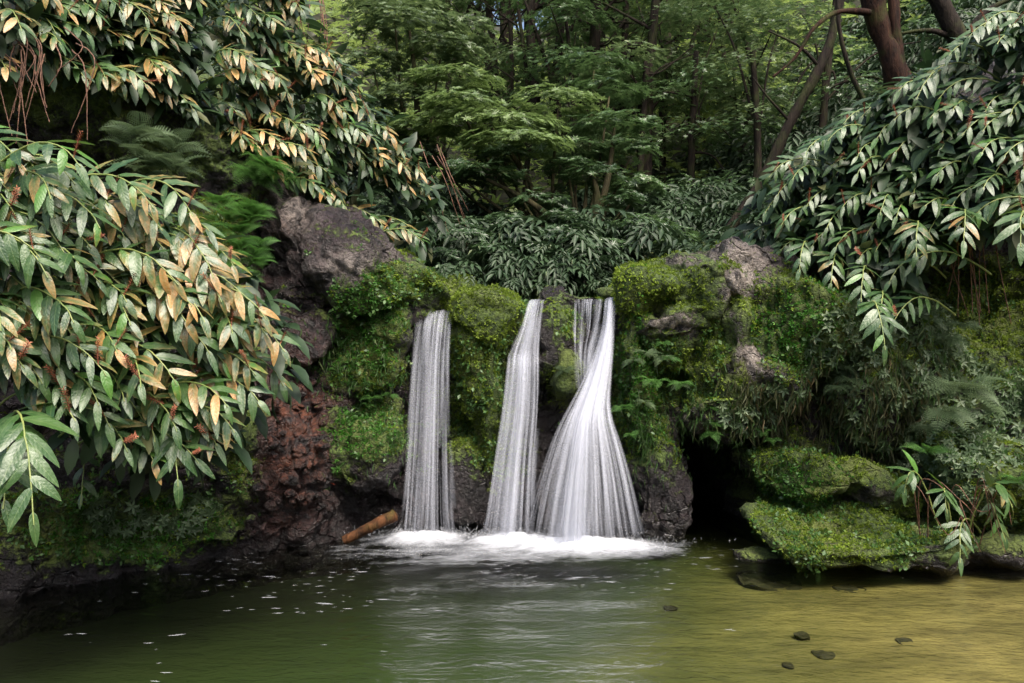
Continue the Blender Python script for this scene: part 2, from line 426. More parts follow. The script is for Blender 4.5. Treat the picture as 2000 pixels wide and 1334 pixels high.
M_DRYF = mat_leaf('dry_hanging_leaf', (0.045, 0.052, 0.022), (0.12, 0.13, 0.055), (0.22, 0.17, 0.09), 0.6, 0.4, 0.25)
M_SUBM = mat_plain('submerged_stone', (0.020, 0.018, 0.008), (0.055, 0.045, 0.018), 0.8, 25)
M_HILL = mat_plain('forest_floor', (0.010, 0.013, 0.007), (0.035, 0.034, 0.018), 0.9, 3)
M_FOAM = mat_foam(); M_WATER = mat_water(); M_BED = mat_bed()

# ------------------------------------------------------------------ setting: pool bed, water
def grid(xs, ys):
    X, Y = np.meshgrid(xs, ys); nx, ny = len(xs), len(ys)
    i = np.arange(ny-1)[:, None]*nx; j = np.arange(nx-1)[None]
    F = np.stack([i+j, i+j+1, i+nx+j+1, i+nx+j], -1).reshape(-1, 4)
    return X.ravel(), Y.ravel(), F
FRONT = [(-9, 3.4), (-6, 4.4), (-4.2, 5.2), (-3.5, 5.65), (-2.4, 6.55), (-1.9, 7.0), (-1.4, 7.35), (-0.95, 7.75), (-0.5, 7.8), (0.2, 7.85), (0.9, 7.8),
         (1.15, 7.55), (1.6, 7.45), (2.3, 7.3), (3.4, 7.15), (4.4, 6.9), (5.2, 6.3), (6.5, 5.4), (9, 4.4)]
X, Y, F = grid(np.linspace(-9, 9, 181), np.linspace(-4, 10.5, 146))
# shallow sand shelf on the right, a deep scour under the falls and to the left
edge = 0.15+(Y-3.5)*0.23 + 0.35*np.sin(Y*0.9)
shal = sstep(-1.9, 3.6, X-edge+.25*fbm(np.stack([X*.9, Y*1.1, X*0], 1), 3, 15))
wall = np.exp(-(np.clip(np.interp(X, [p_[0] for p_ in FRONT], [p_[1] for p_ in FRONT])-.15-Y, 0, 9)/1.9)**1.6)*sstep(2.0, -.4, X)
dep = 0.30*(1-shal)+0.10*shal
dep = dep+0.035*fbm(np.stack([X*0.8, Y*1.2, X*0], 1), 3, 5)+0.02*fbm(np.stack([X*3, Y*3, X*0], 1), 2, 9)*shal
V = np.stack([X, Y, -np.maximum(dep, 0.04)], 1)
BEDX, BEDY, BEDZ = X, Y, V[:, 2]; deep_dark = np.clip(wall*1.15, 0, 1)
deep_green = np.clip(1.25-shal*1.55+wall, 0, 1)*0.93
bed = add_obj('pool_bed', make_mesh('pool_bed', V, F, M_BED, {'deep_green': deep_green, 'deep_dark': deep_dark})); bed['kind'] = 'structure'

nx, ny = 160, 140
X, Y, F = grid(np.linspace(-9, 9, nx), np.linspace(-4, 10.4, ny))
chop = np.exp(-((X+0.1)**2/3.2+(Y-7.2)**2/2.2))
Z = 0.010*fbm(np.stack([X*1.5, Y*4, X*0], 1), 3, 3)*(0.3+chop)
Vt = np.stack([X, Y, Z], 1); Vb = Vt.copy(); Vb[:, 2] = -2.2
n0 = len(Vt); Fb = F[:, ::-1]+n0
def ring_idx():
    a = [j for j in range(nx)]+[i*nx+nx-1 for i in range(1, ny)]+[(ny-1)*nx+j for j in range(nx-2, -1, -1)]+[i*nx for i in range(ny-2, 0, -1)]
    return np.array(a)
r = ring_idx(); r2 = np.roll(r, -1)
Fs = np.stack([r, r+n0, r2+n0, r2], 1)
wat = add_obj('pool_water', make_mesh('pool_water', np.concatenate([Vt, Vb]), np.concatenate([F, Fb, Fs]), M_WATER, {'chop': np.concatenate([chop, chop])}))
wat['kind'] = 'structure'

# ------------------------------------------------------------------ setting: cliff sheet
def tab(x, pts):
    pts = sorted(pts); return np.interp(x, [p[0] for p in pts], [p[1] for p in pts])
TOP = [(-9, 5.4), (-5, 4.7), (-3.2, 4.2), (-2.3, 3.5), (-1.95, 2.95), (-1.5, 2.62), (-1.1, 2.42), (-0.85, 2.2), (-0.55, 2.10), (-0.3, 2.22), (0.0, 2.2), (0.3, 2.2), (0.9, 2.2), (1.05, 2.35), (1.3, 2.55), (2.6, 2.65), (3.2, 2.9), (4.2, 3.6), (5.5, 4.4), (9, 5.4)]
def gauss(x, z, cx, cz, rx, rz): return np.exp(-((x-cx)/rx)**2-((z-cz)/rz)**2)
def cliff_face(x, z):
    y = tab(x, FRONT)
    y = y+0.14*np.clip(z, 0, 4)                                    # leans back with height
    y = y+2.6*sstep(0, 1, 1.25*gauss(x, z, 1.93, 0.15, 0.52, 0.95)**0.9-0.28)   # the cave
    y = y+1.5*gauss(x, z, 4.4, 2.6, 1.0, 0.85)                     # dark hollow on the right
    y = y+1.0*gauss(x, z, -3.7, 3.0, 0.9, 0.45)                    # hollow on the left
    y = y+0.55*gauss(x, z, -2.2, 2.5, 0.16, 0.30)                  # red-black recess
    y = y-0.25*gauss(x, z, -0.3, 1.3, 0.26, 0.9)                   # pillar between the falls
    y = y+0.35*gauss(x, z, -1.35, 0.1, 0.3, 0.35)                  # undercut by the log
    y = y-0.35*gauss(x, z, -2.0, 0.7, 0.5, 0.5)
    return y
def ridged(P, octv, seed, gain=.55):
    t = 0; a = 1.0; w = 1.0; tot = 0
    for k in range(octv):
        n = 1-np.abs(vnoise(P*(2.1**k)+k*9.1, seed+k)); n = n*n*w; t = t+a*n; w = np.clip(n*1.6, 0, 1); tot += a; a *= gain
    return t/tot
def finish_rock(V, seed, amp=1.0):
    Q = V+0.12*np.stack([fbm(V*2.2, 2, seed+50), fbm(V*2.2, 2, seed+60), fbm(V*2.2, 2, seed+70)], 1)
    n = fbm(Q*1.1, 3, seed)*0.13-ridged(Q*np.array([1.9, 1.9, 1.4]), 4, seed+9)*0.15+0.05
    n = n-ridged(V*6.5, 3, seed+19)*0.055+fbm(V*16, 3, seed+29)*0.028+fbm(V*42, 2, seed+39)*0.010
    f1, f2, cid = worley(Q*np.array([3.2, 3.2, 4.2]), seed)
    n = n+0.05*(cid-0.5)*np.clip((f2-f1)/0.12, 0, 1)-0.025*np.exp(-((f2-f1)/0.05)**2)
    return n*amp
Z0, Z1 = -1.4, 1.0
NXc, NZc, NTc = 660, 260, 40
xs = np.linspace(-7.0, 7.5, NXc)
ts = np.concatenate([np.linspace(0, 1, NZc), 1+np.linspace(0.02, 1, NTc)])
XX, TT = np.meshgrid(xs, ts)
top = tab(XX.ravel(), TOP); tt = TT.ravel(); x = XX.ravel()
z = -1.4+(top+1.4)*np.minimum(tt, 1)
y = cliff_face(x, z)
over = np.clip(tt-1, 0, 1)
roundoff = np.clip((z-(top-0.22))/0.22, 0, 1)
y = y+0.16*roundoff**2
y = y+over*2.6; z = z+over*(0.25+0.1*np.abs(x))-0.02*(over > 0)
V = np.stack([x, y, z], 1)
i = np.arange(len(ts)-1)[:, None]*NXc; j = np.arange(NXc-1)[None]
FC = np.stack([i+j, i+j+1, i+NXc+j+1, i+NXc+j], -1).reshape(-1, 4)
def grid_normals(V, F):
    a = np.cross(V[F[:, 2]]-V[F[:, 0]], V[F[:, 3]]-V[F[:, 1]]) if F.shape[1] == 4 else np.cross(V[F[:, 1]]-V[F[:, 0]], V[F[:, 2]]-V[F[:, 0]])
    N = np.zeros_like(V)
    for k in range(F.shape[1]): np.add.at(N, F[:, k], a)
    return nrm(N)
N = grid_normals(V, FC)
d = finish_rock(V, 11, 1.25)
px, py = to_px(V)
# knobbly conglomerate in the red patch
redz = np.exp(-((px-575)/75)**2-((py-860)/170)**2)
f1, f2, cid = worley(V*9.0, 77)
d = d+redz*0.10*np.clip(0.75-f1, 0, 1)*(0.4+cid)
f1, f2, cid = worley(V*18.0, 78); d = d+redz*0.03*np.clip(0.7-f1, 0, 1)
V = V+N*(d*(0.25+0.75*(tt <= 1)))[:, None]
CLIFF_V = V

# where moss, red earth and bare pale stone are; moss also painted over hollows to darken them
MOSS_DARKZ = [(715, 625, 75, 95, .95), (700, 730, 90, 60, .9), (760, 560, 80, 60, .8), (700, 850, 95, 80, 1.0), (660, 910, 45, 60, .9), (940, 640, 95, 130, 1.1), (940, 800, 80, 130, .9),
         (1260, 560, 110, 80, 1.0), (1250, 780, 70, 140, 1.0), (1330, 600, 90, 60, .6), (1300, 720, 120, 120, .9), (1385, 650, 60, 150, .8), (1480, 600, 90, 90, .7), (1570, 640, 120, 110, 1.1), (1480, 760, 130, 80, .8), (1400, 540, 90, 50, .7),
         (1640, 1040, 240, 80, 1.1), (1560, 950, 130, 100, 1.0), (250, 1030, 230, 80, .9), (470, 850, 60, 130, .8), (820, 560, 70, 50, .8), (885, 560, 80, 35, .9), (1100, 740, 50, 70, .8), (1095, 640, 45, 60, .7),
         (1750, 680, 150, 140, .7), (1850, 860, 180, 140, .5), (450, 450, 120, 120, .7), (560, 400, 40, 50, .5), (1180, 570, 30, 20, .8), (1900, 1000, 200, 90, .8), (930, 950, 120, 80, .35), (150, 100, 330, 160, .9), (1950, 640, 200, 150, .8), (330, 300, 160, 90, .8), (300, 650, 300, 250, .3)]
REDZ = [(580, 860, 85, 170, 1.2), (520, 470, 60, 90, .6), (640, 790, 70, 50, .6), (560, 1010, 60, 60, .8), (1000, 330, 400, 60, .2)]
PALEZ = [(690, 525, 60, 36, .7), (565, 410, 40, 50, .8), (1310, 630, 80, 30, 1.0), (1350, 510, 140, 18, 1.0), (1440, 540, 60, 70, 1.0), (1470, 700, 50, 50, .8), (1430, 590, 60, 60, .6), (770, 520, 50, 40, .5), (1680, 975, 120, 16, 1.0), (1800, 1060, 50, 30, 1.0), (1600, 560, 60, 40, .3), (1330, 820, 40, 40, .7)]
def zone(px, py, Z):
    s = 0
    for cx, cy, rx, ry, a in Z: s = np.maximum(s, a*np.exp(-((px-cx)/rx)**2-((py-cy)/ry)**2))
    return s
def rock_attrs(V, N, extra=0.0, mossbias=0.0):
    px, py = to_px(V)
    up = np.clip(N[:, 2], -1, 1)
    moss = zone(px, py, MOSS_DARKZ)*0.95+0.35*np.clip(up, 0, 1)+0.10+mossbias+0.25*fbm(V*1.7, 3, 31)
    wet = np.exp(-((px-980)/260)**2)*np.clip((py-880)/120, 0, 1)
    moss = moss-0.45*zone(px, py, PALEZ)-0.6*zone(px, py, REDZ)-0.4*wet-0.3*np.exp(-((V[:, 2])/0.10)**2)
    wetz = zone(px, py, [(1280, 940, 90, 170, 1), (925, 960, 90, 150, 1), (1130, 880, 150, 260, 1), (690, 990, 130, 80, 1), (60, 1130, 260, 90, 1), (1092, 650, 60, 110, .8), (600, 590, 90, 60, .5), (1950, 1090, 200, 40, .8), (545, 500, 50, 90, .9)])
    wetz = np.maximum(wetz, np.exp(-(np.clip(V[:, 2], 0, 9)/.16)**2))
    return {'wet': np.clip(wetz, 0, 1), 'moss': np.clip(moss, 0, 1.3), 'red': np.clip(zone(px, py, REDZ), 0, 1), 'pale': np.clip(zone(px, py, PALEZ), 0, 1)}
NC = grid_normals(V, FC)
cl = add_obj('cliff', make_mesh('cliff', V, FC, M_ROCK, rock_attrs(V, NC))); cl['kind'] = 'structure'

# hillside behind the cliff top
def ground(x, y):
    side = np.where(x < 0.2, np.clip(-0.9-x, 0, 9)*0.95, np.clip(x-1.7, 0, 9)*0.75)
    return 1.95+side*np.clip((y-6.5)/2.5, 0.4, 1.0)+np.clip(y-11.0, 0, 60)*0.50
X, Y, F = grid(np.linspace(-30, 30, 140), np.linspace(8.0, 50, 130))
Z = ground(X, Y)+0.35*fbm(np.stack([X*0.6, Y*0.6, X*0], 1), 4, 8)
hill = add_obj('hillside', make_mesh('hillside', np.stack([X, Y, Z], 1), F, M_HILL)); hill['kind'] = 'structure'

# ------------------------------------------------------------------ boulders
ROCKS = []      # (V, F) of all rocks, for moss to grow on
def boulder(label, px, py, Yd, w, h, depth, seed, sub=5, tilt=0.0, yaw=0.0, name='boulder', facets=10, mossbias=0.0, rough=1.0, cat='rock', group=None, mat=None):
    """w, h: width and height in photo pixels at distance Yd; depth in metres"""
    c = at(px, py, Yd); rx, rz = w/2*Yd/FPX, h/2*Yd/FPX; ry = depth/2
    bm = bmesh.new(); bmesh.ops.create_icosphere(bm, subdivisions=sub, radius=1.0)
    D = np.array([v.co[:] for v in bm.verts]); F = np.array([[v.index for v in f.verts] for f in bm.faces]); bm.free()
    D = nrm(D); rng = np.random.default_rng(seed)
    pn = rand_dirs(facets, rng); po = rng.uniform(0.58, 1.0, facets)
    dots = D@pn.T
    r = np.where(dots > 0.05, po/np.maximum(dots, 0.05), 9.0)
    k = 34.0
    box = 1.0/(np.abs(D)**3.2).sum(1)**(1/3.2)
    r = np.minimum(r, 9); r = np.concatenate([r, box[:, None]*.98], 1)
    rr = -np.log(np.exp(-k*np.minimum(r, 2)).sum(1)+math.exp(-k*1.22))/k
    V = D*rr[:, None]*np.array([rx, ry, rz])*1.08
    ct, st = math.cos(math.radians(tilt)), math.sin(math.radians(tilt))
    R1 = np.array([[ct, 0, st], [0, 1, 0], [-st, 0, ct]])
    cy_, sy_ = math.cos(math.radians(yaw)), math.sin(math.radians(yaw))
    R2 = np.array([[cy_, -sy_, 0], [sy_, cy_, 0], [0, 0, 1]])
    V = V@R1.T@R2.T+c
    N = grid_normals(V, F)
    sc_ = min(1.0, (rx+rz)/0.8)
    V = V+N*(finish_rock(V, seed+40, 0.95*rough*sc_**0.8))[:, None]
    N = grid_normals(V, F)
    me = make_mesh(name, V-c, F, mat or M_ROCK, rock_attrs(V, N, mossbias=mossbias))
    o = add_obj(name, me, loc=c); tag(o, label, cat, group)
    ROCKS.append((V, F))
    return o
B = boulder
B('wet purple-grey boulder with a smooth pale face left of the falls', 690, 525, 7.42, 260, 130, 1.0, 1, tilt=30, rough=1.3, facets=8)
B('dark purple rock slab above the smooth pale boulder', 640, 470, 7.6, 250, 140, 1.0, 2, tilt=34, rough=1.3, facets=8)
B('upright pale rock with green lichen at the top of the left outcrop', 563, 440, 7.3, 64, 120, .5, 3, sub=4)
B('long mossy rock ridge sloping down towards the left fall', 780, 560, 7.75, 250, 120, 1.0, 4, tilt=33, mossbias=.1)
B('dark purple wet slope of rock below the smooth boulder', 610, 570, 7.5, 230, 190, .9, 45, tilt=38, mossbias=-.35, rough=1.3)
B('squared purple rock jutting out below the smooth boulder', 612, 590, 7.35, 130, 90, .7, 5, tilt=10)
B('dark rock knob above the red conglomerate', 580, 660, 7.25, 150, 120, .7, 6)
B('brown rock shelf half covered by small green leaves', 645, 710, 7.4, 150, 110, .7, 7)
B('rounded mossy bulge of rock over the emerald moss patch', 715, 650, 7.45, 150, 220, .6, 8, mossbias=.1)
B('emerald mossy rock bulge beside the foot of the left fall', 705, 860, 7.35, 140, 200, .6, 9, mossbias=.1)
B('low mossy rock behind the crest between left and middle falls', 880, 575, 8.5, 130, 70, .7, 10, mossbias=.2)
B('rounded green mossy rock head between left and middle falls', 950, 625, 7.6, 135, 125, .7, 11, mossbias=.35, facets=6, rough=.7)
B('tall mossy pillar of rock below the round moss head', 935, 760, 7.65, 105, 260, .6, 12, mossbias=.2)
B('wet black rock at the foot of the mossy pillar', 925, 960, 7.75, 110, 190, .6, 13)
B('wet dark rock between the middle fall and the thin veil', 1092, 650, 7.9, 110, 170, .6, 14)
B('ferny mossy ledge in the gap between middle and right falls', 1100, 735, 7.7, 70, 110, .5, 15, sub=4, mossbias=.2)
B('small mossy stone on the lip beside the right fall', 1182, 573, 7.9, 48, 26, .3, 16, sub=4, mossbias=.5)
B('small dark stone on the lip above the thin veil', 1115, 590, 8.0, 110, 36, .4, 17, sub=4)
B('black wet rock wall behind the spreading right fall', 1130, 900, 7.95, 190, 300, .5, 18)
B('rounded mossy boulder on the crest right of the falls', 1265, 560, 7.5, 125, 110, .8, 19, mossbias=.15, facets=7, rough=.8)
B('tall mossy wall of rock right beside the right fall', 1245, 750, 7.55, 110, 330, .7, 20, mossbias=.2)
B('green mossy hump next to the pale ledge on the crest', 1345, 560, 7.5, 170, 130, .9, 21, mossbias=.2, facets=7)
B('bare pale grey rock face under the mossy humps', 1315, 640, 7.55, 250, 170, .9, 22, mossbias=-.05, rough=1.2)
B('green rock buttress hanging down to the mouth of the cave', 1390, 690, 7.45, 130, 330, .8, 23, mossbias=.2)
B('large pale angular boulder with yellow lichen on the right crest', 1450, 575, 7.45, 260, 200, 1.1, 24, rough=1.1, mossbias=-.05)
B('bulging rock covered with round green leaves right of the cave', 1570, 650, 7.2, 190, 220, .8, 25, mossbias=.3, facets=7)
B('bare brown rock patch above the cave', 1465, 715, 7.4, 170, 160, .8, 26, mossbias=-.1)
B('overhanging rock lip at the top of the cave mouth', 1420, 810, 7.3, 210, 90, .6, 27, mossbias=.1)
B('dark rock wall to the left of the cave mouth', 1285, 930, 7.55, 90, 260, .5, 28)
B('mossy rock step to the right of the cave mouth', 1600, 950, 7.35, 290, 150, 1.2, 29, tilt=8, mossbias=.25)
B('wide low moss covered boulder at the right water edge', 1660, 1045, 6.8, 390, 115, 1.3, 30, mossbias=.35, facets=8, rough=.9)
B('low dark toe of rock slipping into the pool', 1490, 1084, 6.75, 100, 24, .4, 31, sub=4)
B('pale stone at the right end of the mossy boulder', 1800, 1068, 6.55, 120, 60, .4, 32, sub=4, mossbias=-.1)
B('shaded ferny rock face under the hanging ginger on the right', 1740, 720, 7.3, 240, 280, .9, 33)
B('dark green bank of rock at the right edge', 1930, 930, 6.8, 260, 200, 1.0, 34, mossbias=.1)
B('low rock at the foot of the bent ginger canes', 1950, 1075, 6.55, 200, 70, .5, 35, sub=4)
B('shelf of dark rock low on the left bank under the leaves', 330, 1005, 6.75, 330, 150, .8, 36, mossbias=.1)
B('leafy green rock shelf nearest the water on the left', 190, 1065, 6.4, 330, 150, .8, 37, mossbias=.2)
B('dark wet rock at the far left water edge', 20, 1095, 6.2, 260, 150, .9, 38, mossbias=.3)
B('small wet rocks at the foot of the red conglomerate', 500, 1040, 6.9, 130, 90, .6, 39, sub=4)
B('brown mossy rib of rock left of the red conglomerate', 465, 880, 6.75, 100, 250, .6, 40, mossbias=.15)
B('purple brown rock at the base of the red conglomerate', 600, 1010, 7.15, 120, 110, .5, 41, sub=4)
# red conglomerate knobs: stones set in the earth
rng = np.random.default_rng(5)
for k in range(120):
    px_, py_ = rng.normal(580, 50), rng.uniform(740, 1030)
    Yk = cliff_face(np.array([(px_-1000)/FPX*7.1]), np.array([CH-(py_-667)/FPX*7.1]))[0]+rng.uniform(-.10, .02)
    s = rng.uniform(8, 24)
    B('knobbly red-brown stone stuck in the red earth bank', px_, py_, Yk, s*1.2, s, s*0.006, 100+k, sub=3, name='stone', group='stones in the red earth bank', facets=9, rough=2.2, tilt=rng.uniform(-40, 40))
# stones on the pool floor
for k, (a, b_, s, dpt, lab) in enumerate([(1610, 1278, 40, .10, 'brown stone lying under the shallow water, largest of its neighbours'), (1565, 1247, 34, .10, 'flat dark green stone under the shallow water'),
        (1770, 1255, 36, .09, 'thin dark stone under water at the right'), (1310, 1190, 30, .15, 'small dark stone under water near the edge of the deep part'), (1500, 1140, 120, .13, 'long dark submerged slab in front of the cave'),
        (1660, 1150, 60, .13, 'submerged dark slab in front of the mossy boulder'), (1540, 1300, 20, .10, 'tiny dark pebble on the sand at the front')]):
    Yk = CH*FPX/(b_-667)
    for _ in range(4):
        zb = BEDZ[np.argmin((BEDX-(a-1000)/FPX*Yk)**2+(BEDY-Yk)**2)]; Yk = (CH-zb)*FPX/(b_-667)
    B(lab, a, b_, Yk, s, s*0.16, s*0.004, 200+k, sub=4, name='stone', facets=7, rough=1.5, mat=M_SUBM)

# ------------------------------------------------------------------ leaf templates
def rhomb(w=0.3, fold=0.06, droop=0.12):
    V = np.array([(0, 0, 0), (w/2, .45, fold), (0, 1, -droop), (-w/2, .45, fold)]); return V, np.array([(0, 1, 2), (0, 2, 3)])
def rosette(n=7, w=0.28, lift=0.25, droop=0.15):
    V, F = rhomb(w, .05, droop); out = []
    for k in range(n):
        a = 2*math.pi*k/n+0.3*math.sin(k*7); c, s = math.cos(a), math.sin(a)
        e = lift+0.15*math.sin(k*3.1)
        R = np.array([[c, -s*math.cos(e), s*math.sin(e)], [s, c*math.cos(e), -c*math.sin(e)], [0, math.sin(e), math.cos(e)]])
        out.append((V*(0.8+0.2*math.sin(k*5))@R.T, F))
    return cat_meshes(out)
ROS = rosette(8, .26); ROS5 = rosette(5, .42, .3)
def tuft(n=6, seed=1, w=.34):
    rng = np.random.default_rng(seed); out = []
    V, F = rhomb(w, .04, .1)
    for k in range(n):
        d = rand_dirs(1, rng)[0]; d[2] = abs(d[2])*.8; M = frames(d[None], rand_dirs(1, rng))[0]
        out.append(((V*rng.uniform(.6, 1))@M.T+rng.normal(0, .3, 3), F))
    return cat_meshes(out)
TUFT = tuft(5, w=.48); CREEP = tuft(4, 4, .62)
def scatter(TV_TF, P, N, S, rng=RNG, flat=0.5):
    """z of the template along N (jittered)"""
    TV, TF = TV_TF
    n = len(P); Nj = nrm(N+rng.normal(0, flat*.5, (n, 3))); Yv = rand_dirs(n, rng)
    Yv = Yv-Nj*np.sum(Yv*Nj, 1, keepdims=True)
    M = frames(Yv, Nj)
    V, F = instance(TV, TF, M, P, S)
    r = np.repeat(rng.random(n), len(TV)); r = np.clip(r*0.75+0.25*rng.random(len(r)), 0, 1)
    return V, F, r

# ------------------------------------------------------------------ moss and small creepers on the rocks
allV, allF = [], []
FT = np.concatenate([FC[:, :3], FC[:, [0, 2, 3]]])
n0 = 0
for V_, F_ in [(CLIFF_V, FT)]+[r for r in ROCKS if len(r[0]) > 700]:
    allV.append(V_); allF.append(F_+n0); n0 += len(V_)
allV = np.concatenate(allV); allF = np.concatenate(allF)
cen = allV[allF[:, 0]]; cpx, cpy = to_px(cen)
vis = (cpx > -80) & (cpx < 2080) & (cpy > 380) & (cpy < 1180) & (cen[:, 2] > -0.02) & (cen[:, 1] < 9.5)
allF = allF[vis]
P, N = sample_mesh(allV, allF, 310000)
N = np.where((N[:, 1:2] > 0.75), -N, N)
ppx, ppy = to_px(P)
mo = rock_attrs(P, N)['moss']+0.5*fbm(P*6.0, 3, 61)
def grow(name, mask, tmpl, size, mat, label, flat=1.0, off=0.006, jitter=.6, seed=1):
    rng = np.random.default_rng(seed)
    P_, N_ = P[mask]+N[mask]*off, N[mask]
    up = nrm(N_+np.array([0, -0.25, .35]))
    V, F, r = scatter(tmpl, P_, up, size*rng.uniform(1-jitter, 1+jitter, len(P_)), rng, flat)
    o = add_obj(name, make_mesh(name, V, F, mat, {'rnd': r}, smooth=False)); tag(o, label, kind='stuff'); return o
q = RNG.random(len(P))
emer = zone(ppx, ppy, [(700, 850, 95, 80, 1), (660, 910, 45, 60, 1), (700, 640, 90, 120, 1), (250, 1030, 250, 90, .8), (1250, 760, 60, 160, .7), (1570, 640, 110, 100, .8), (1560, 950, 110, 60, .7)])
cave = zone(ppx, ppy, [(1400, 960, 85, 120, 1.2)]) > .5
isg = emer+RNG.normal(0, .18, len(P)) > .45
grow('moss', (mo > .62) & ~isg & (q < .62) & ~cave, TUFT, .026, M_MOSS, 'yellow-green moss cushioning the rocks round the falls', seed=2)
grow('green_moss', (mo > .62) & isg & (q < .62) & ~cave, TUFT, .026, M_MOSSG, 'emerald green moss on the wet rock walls', seed=3)
big = fbm(P*3.0, 3, 71)
grow('creeping_plants', (mo > .55) & (big > -.1) & (q > .62) & (q < .80) & ~cave & ~((ppx > 1200) & (ppy < 620) & (ppx < 1520)) & ((ppx < 860) | (ppx > 1010) | (ppy > 660)), CREEP, .036, M_CREEP, 'small leaved creeping plants on the mossy rocks', seed=4, off=.02)
shade = zone(ppx, ppy, [(1740, 720, 170, 170, 1), (1900, 850, 170, 150, 1), (1500, 800, 120, 60, .8), (300, 1000, 300, 100, .5)])
grow('wall_plants', (shade > .4) & (q > .55) & (big > -.25) & ~cave & (q < .9), ROS5, .055, M_FERNDK, 'dull green small plants on the shaded right wall', seed=5, off=.03, flat=1.1)
print('moss done')

# hanging dry fronds and roots on the right wall
HV, HF = rhomb(.085, .03, .35)
def hangers(name, zones, n, size, mat, label, seed):
    rng = np.random.default_rng(seed)
    w = zone(ppx, ppy, zones); k = rng.choice(len(P), n, p=w/w.sum())
    Pk = P[k]+N[k]*.03+np.array([0, -.02, 0]); d = nrm(np.array([0, -.25, -1.0])+rng.normal(0, .28, (n, 3)))
    M = frames(d, nrm(np.array([0, -1.0, .3])+rng.normal(0, .4, (n, 3))))
    V, F = instance(HV, HF, M, Pk, size*rng.uniform(.5, 1.4, n))
    o = add_obj(name, make_mesh(name, V, F, mat, {'rnd': np.repeat(rng.random(n), 4)}, smooth=False)); tag(o, label, kind='stuff')
hangers('dry_fronds', [(1600, 790, 90, 60, 1), (1720, 760, 80, 90, .8), (1540, 830, 80, 40, .9), (1480, 770, 60, 50, .6)], 3000, .12, M_DRYF, 'dry brownish fronds hanging above the cave', 7)
hangers('hanging_leaves', [(1340, 800, 60, 70, 1), (1500, 830, 120, 60, .8), (1250, 850, 50, 80, .8), (1650, 780, 100, 90, .8), (700, 700, 80, 60, .8), (740, 800, 50, 80, .6), (1800, 700, 130, 130, .6)], 7000, .085, M_CREEP, 'small green leaves hanging over the rock edges', seed=8)

print('hangers done')
# ------------------------------------------------------------------ waterfalls
def waterfall(label, rows, Yrows, mats, strands, seed, group='strands of the waterfall', bulge=.10, dens=None, sheets=3, spread=.028):
    """rows: (py, left px, right px); Yrows: distance at each row"""
    rng = np.random.default_rng(seed)
    rows = np.array(rows, float); Yr = np.array(Yrows, float)
    base = at((rows[-1, 1]+rows[-1, 2])/2, rows[-1, 0], Yr[-1]); base[2] = 0
    t0 = empty('waterfall', base); tag(t0, label, 'waterfall', group)
    nv, nu = 110, 90
    tv = np.linspace(0, len(rows)-1, nv)
    R = spline(rows, nv); Yv = spline(Yr[:, None], nv)[:, 0]
    def surf(u, vi, off):
        """point on the fall for across u (0..1), row index vi, pushed forward by off"""
        L, Rr, py_, Yk = R[vi, 1], R[vi, 2], R[vi, 0], Yv[vi]
        px_ = L+(Rr-L)*u
        Yq = Yk-bulge*np.clip(1-(2*u-1)**2, -.4, 1)-off
        return np.stack([(px_-1000)/FPX*Yq, Yq, CH-(py_-667)/FPX*Yk], -1)
    for k in range(sheets):
        us = np.linspace(0, 1, nu); U, VI = np.meshgrid(us, np.arange(nv))
        V = surf(U.ravel(), VI.ravel(), (k-1)*spread)
        V = V+0.007*fbm(V*np.array([4, 4, .5]), 1, seed+k)[:, None]*np.array([.4, 1, 0])
        i = np.arange(nv-1)[:, None]*nu; j = np.arange(nu-1)[None]
        F = np.stack([i+j, i+j+1, i+nu+j+1, i+nu+j], -1).reshape(-1, 4)
        du = np.minimum(U, 1-U).ravel(); dn = np.clip(du/0.38, 0, 1)**.8*0.95
        tvv = VI.ravel()/(nv-1)
        if dens is not None: dn = dn*dens(U.ravel(), tvv)
        w0 = (R[0, 2]-R[0, 1])/100
        uvw = np.stack([U.ravel()*w0*(1+0.0*tvv), V[:, 2]*0.9+tvv*0], 1)
        part('water_sheet', V, F, mats[k % len(mats)], t0, {'dens': dn}, uvw)
    # single threads of water thrown clear of the sheet
    Vs, Fs, n = [], [], 0
    ds = []
    for k in range(strands):
        u0 = rng.beta(1.1, 1.1); drift = rng.normal(0, .03)
        a = int(rng.uniform(0, nv*.75)); b_ = min(nv-1, a+int(rng.uniform(nv*.15, nv*.7)))
        if rng.random() < .35: b_ = nv-1
        vi = np.arange(a, b_+1, 4)
        if len(vi) < 3: continue
        tt_ = (vi-vi[0])/(vi[-1]-vi[0])
        u = u0+(u0-.5)*.16*(vi/nv)**2+drift*tt_*1.0
        C = surf(u, vi, rng.uniform(.0, .09)); env = np.sin(np.pi*np.clip(tt_*.92+.04, 0, 1))**.6
        wd = rng.gamma(2.0, .0055)+.004; al = rng.uniform(.04, .22)
        m_ = len(vi); V = np.empty((m_*3, 3)); V[0::3] = C-np.array([wd, 0, 0]); V[1::3] = C+np.array([0, -.3*wd, 0]); V[2::3] = C+np.array([wd, 0, 0])
        e_ = np.zeros(m_*3); e_[1::3] = al*env; ds.append(e_)
        q_ = np.arange(m_-1)*3
        Fs.append(np.concatenate([np.stack([q_, q_+1, q_+4, q_+3], 1), np.stack([q_+1, q_+2, q_+5, q_+4], 1)])+n); Vs.append(V); n += len(V)
    part('water_threads', np.concatenate(Vs), np.concatenate(Fs), M_SILK, t0, {'e': np.concatenate(ds)}, kind='stuff')
    return t0
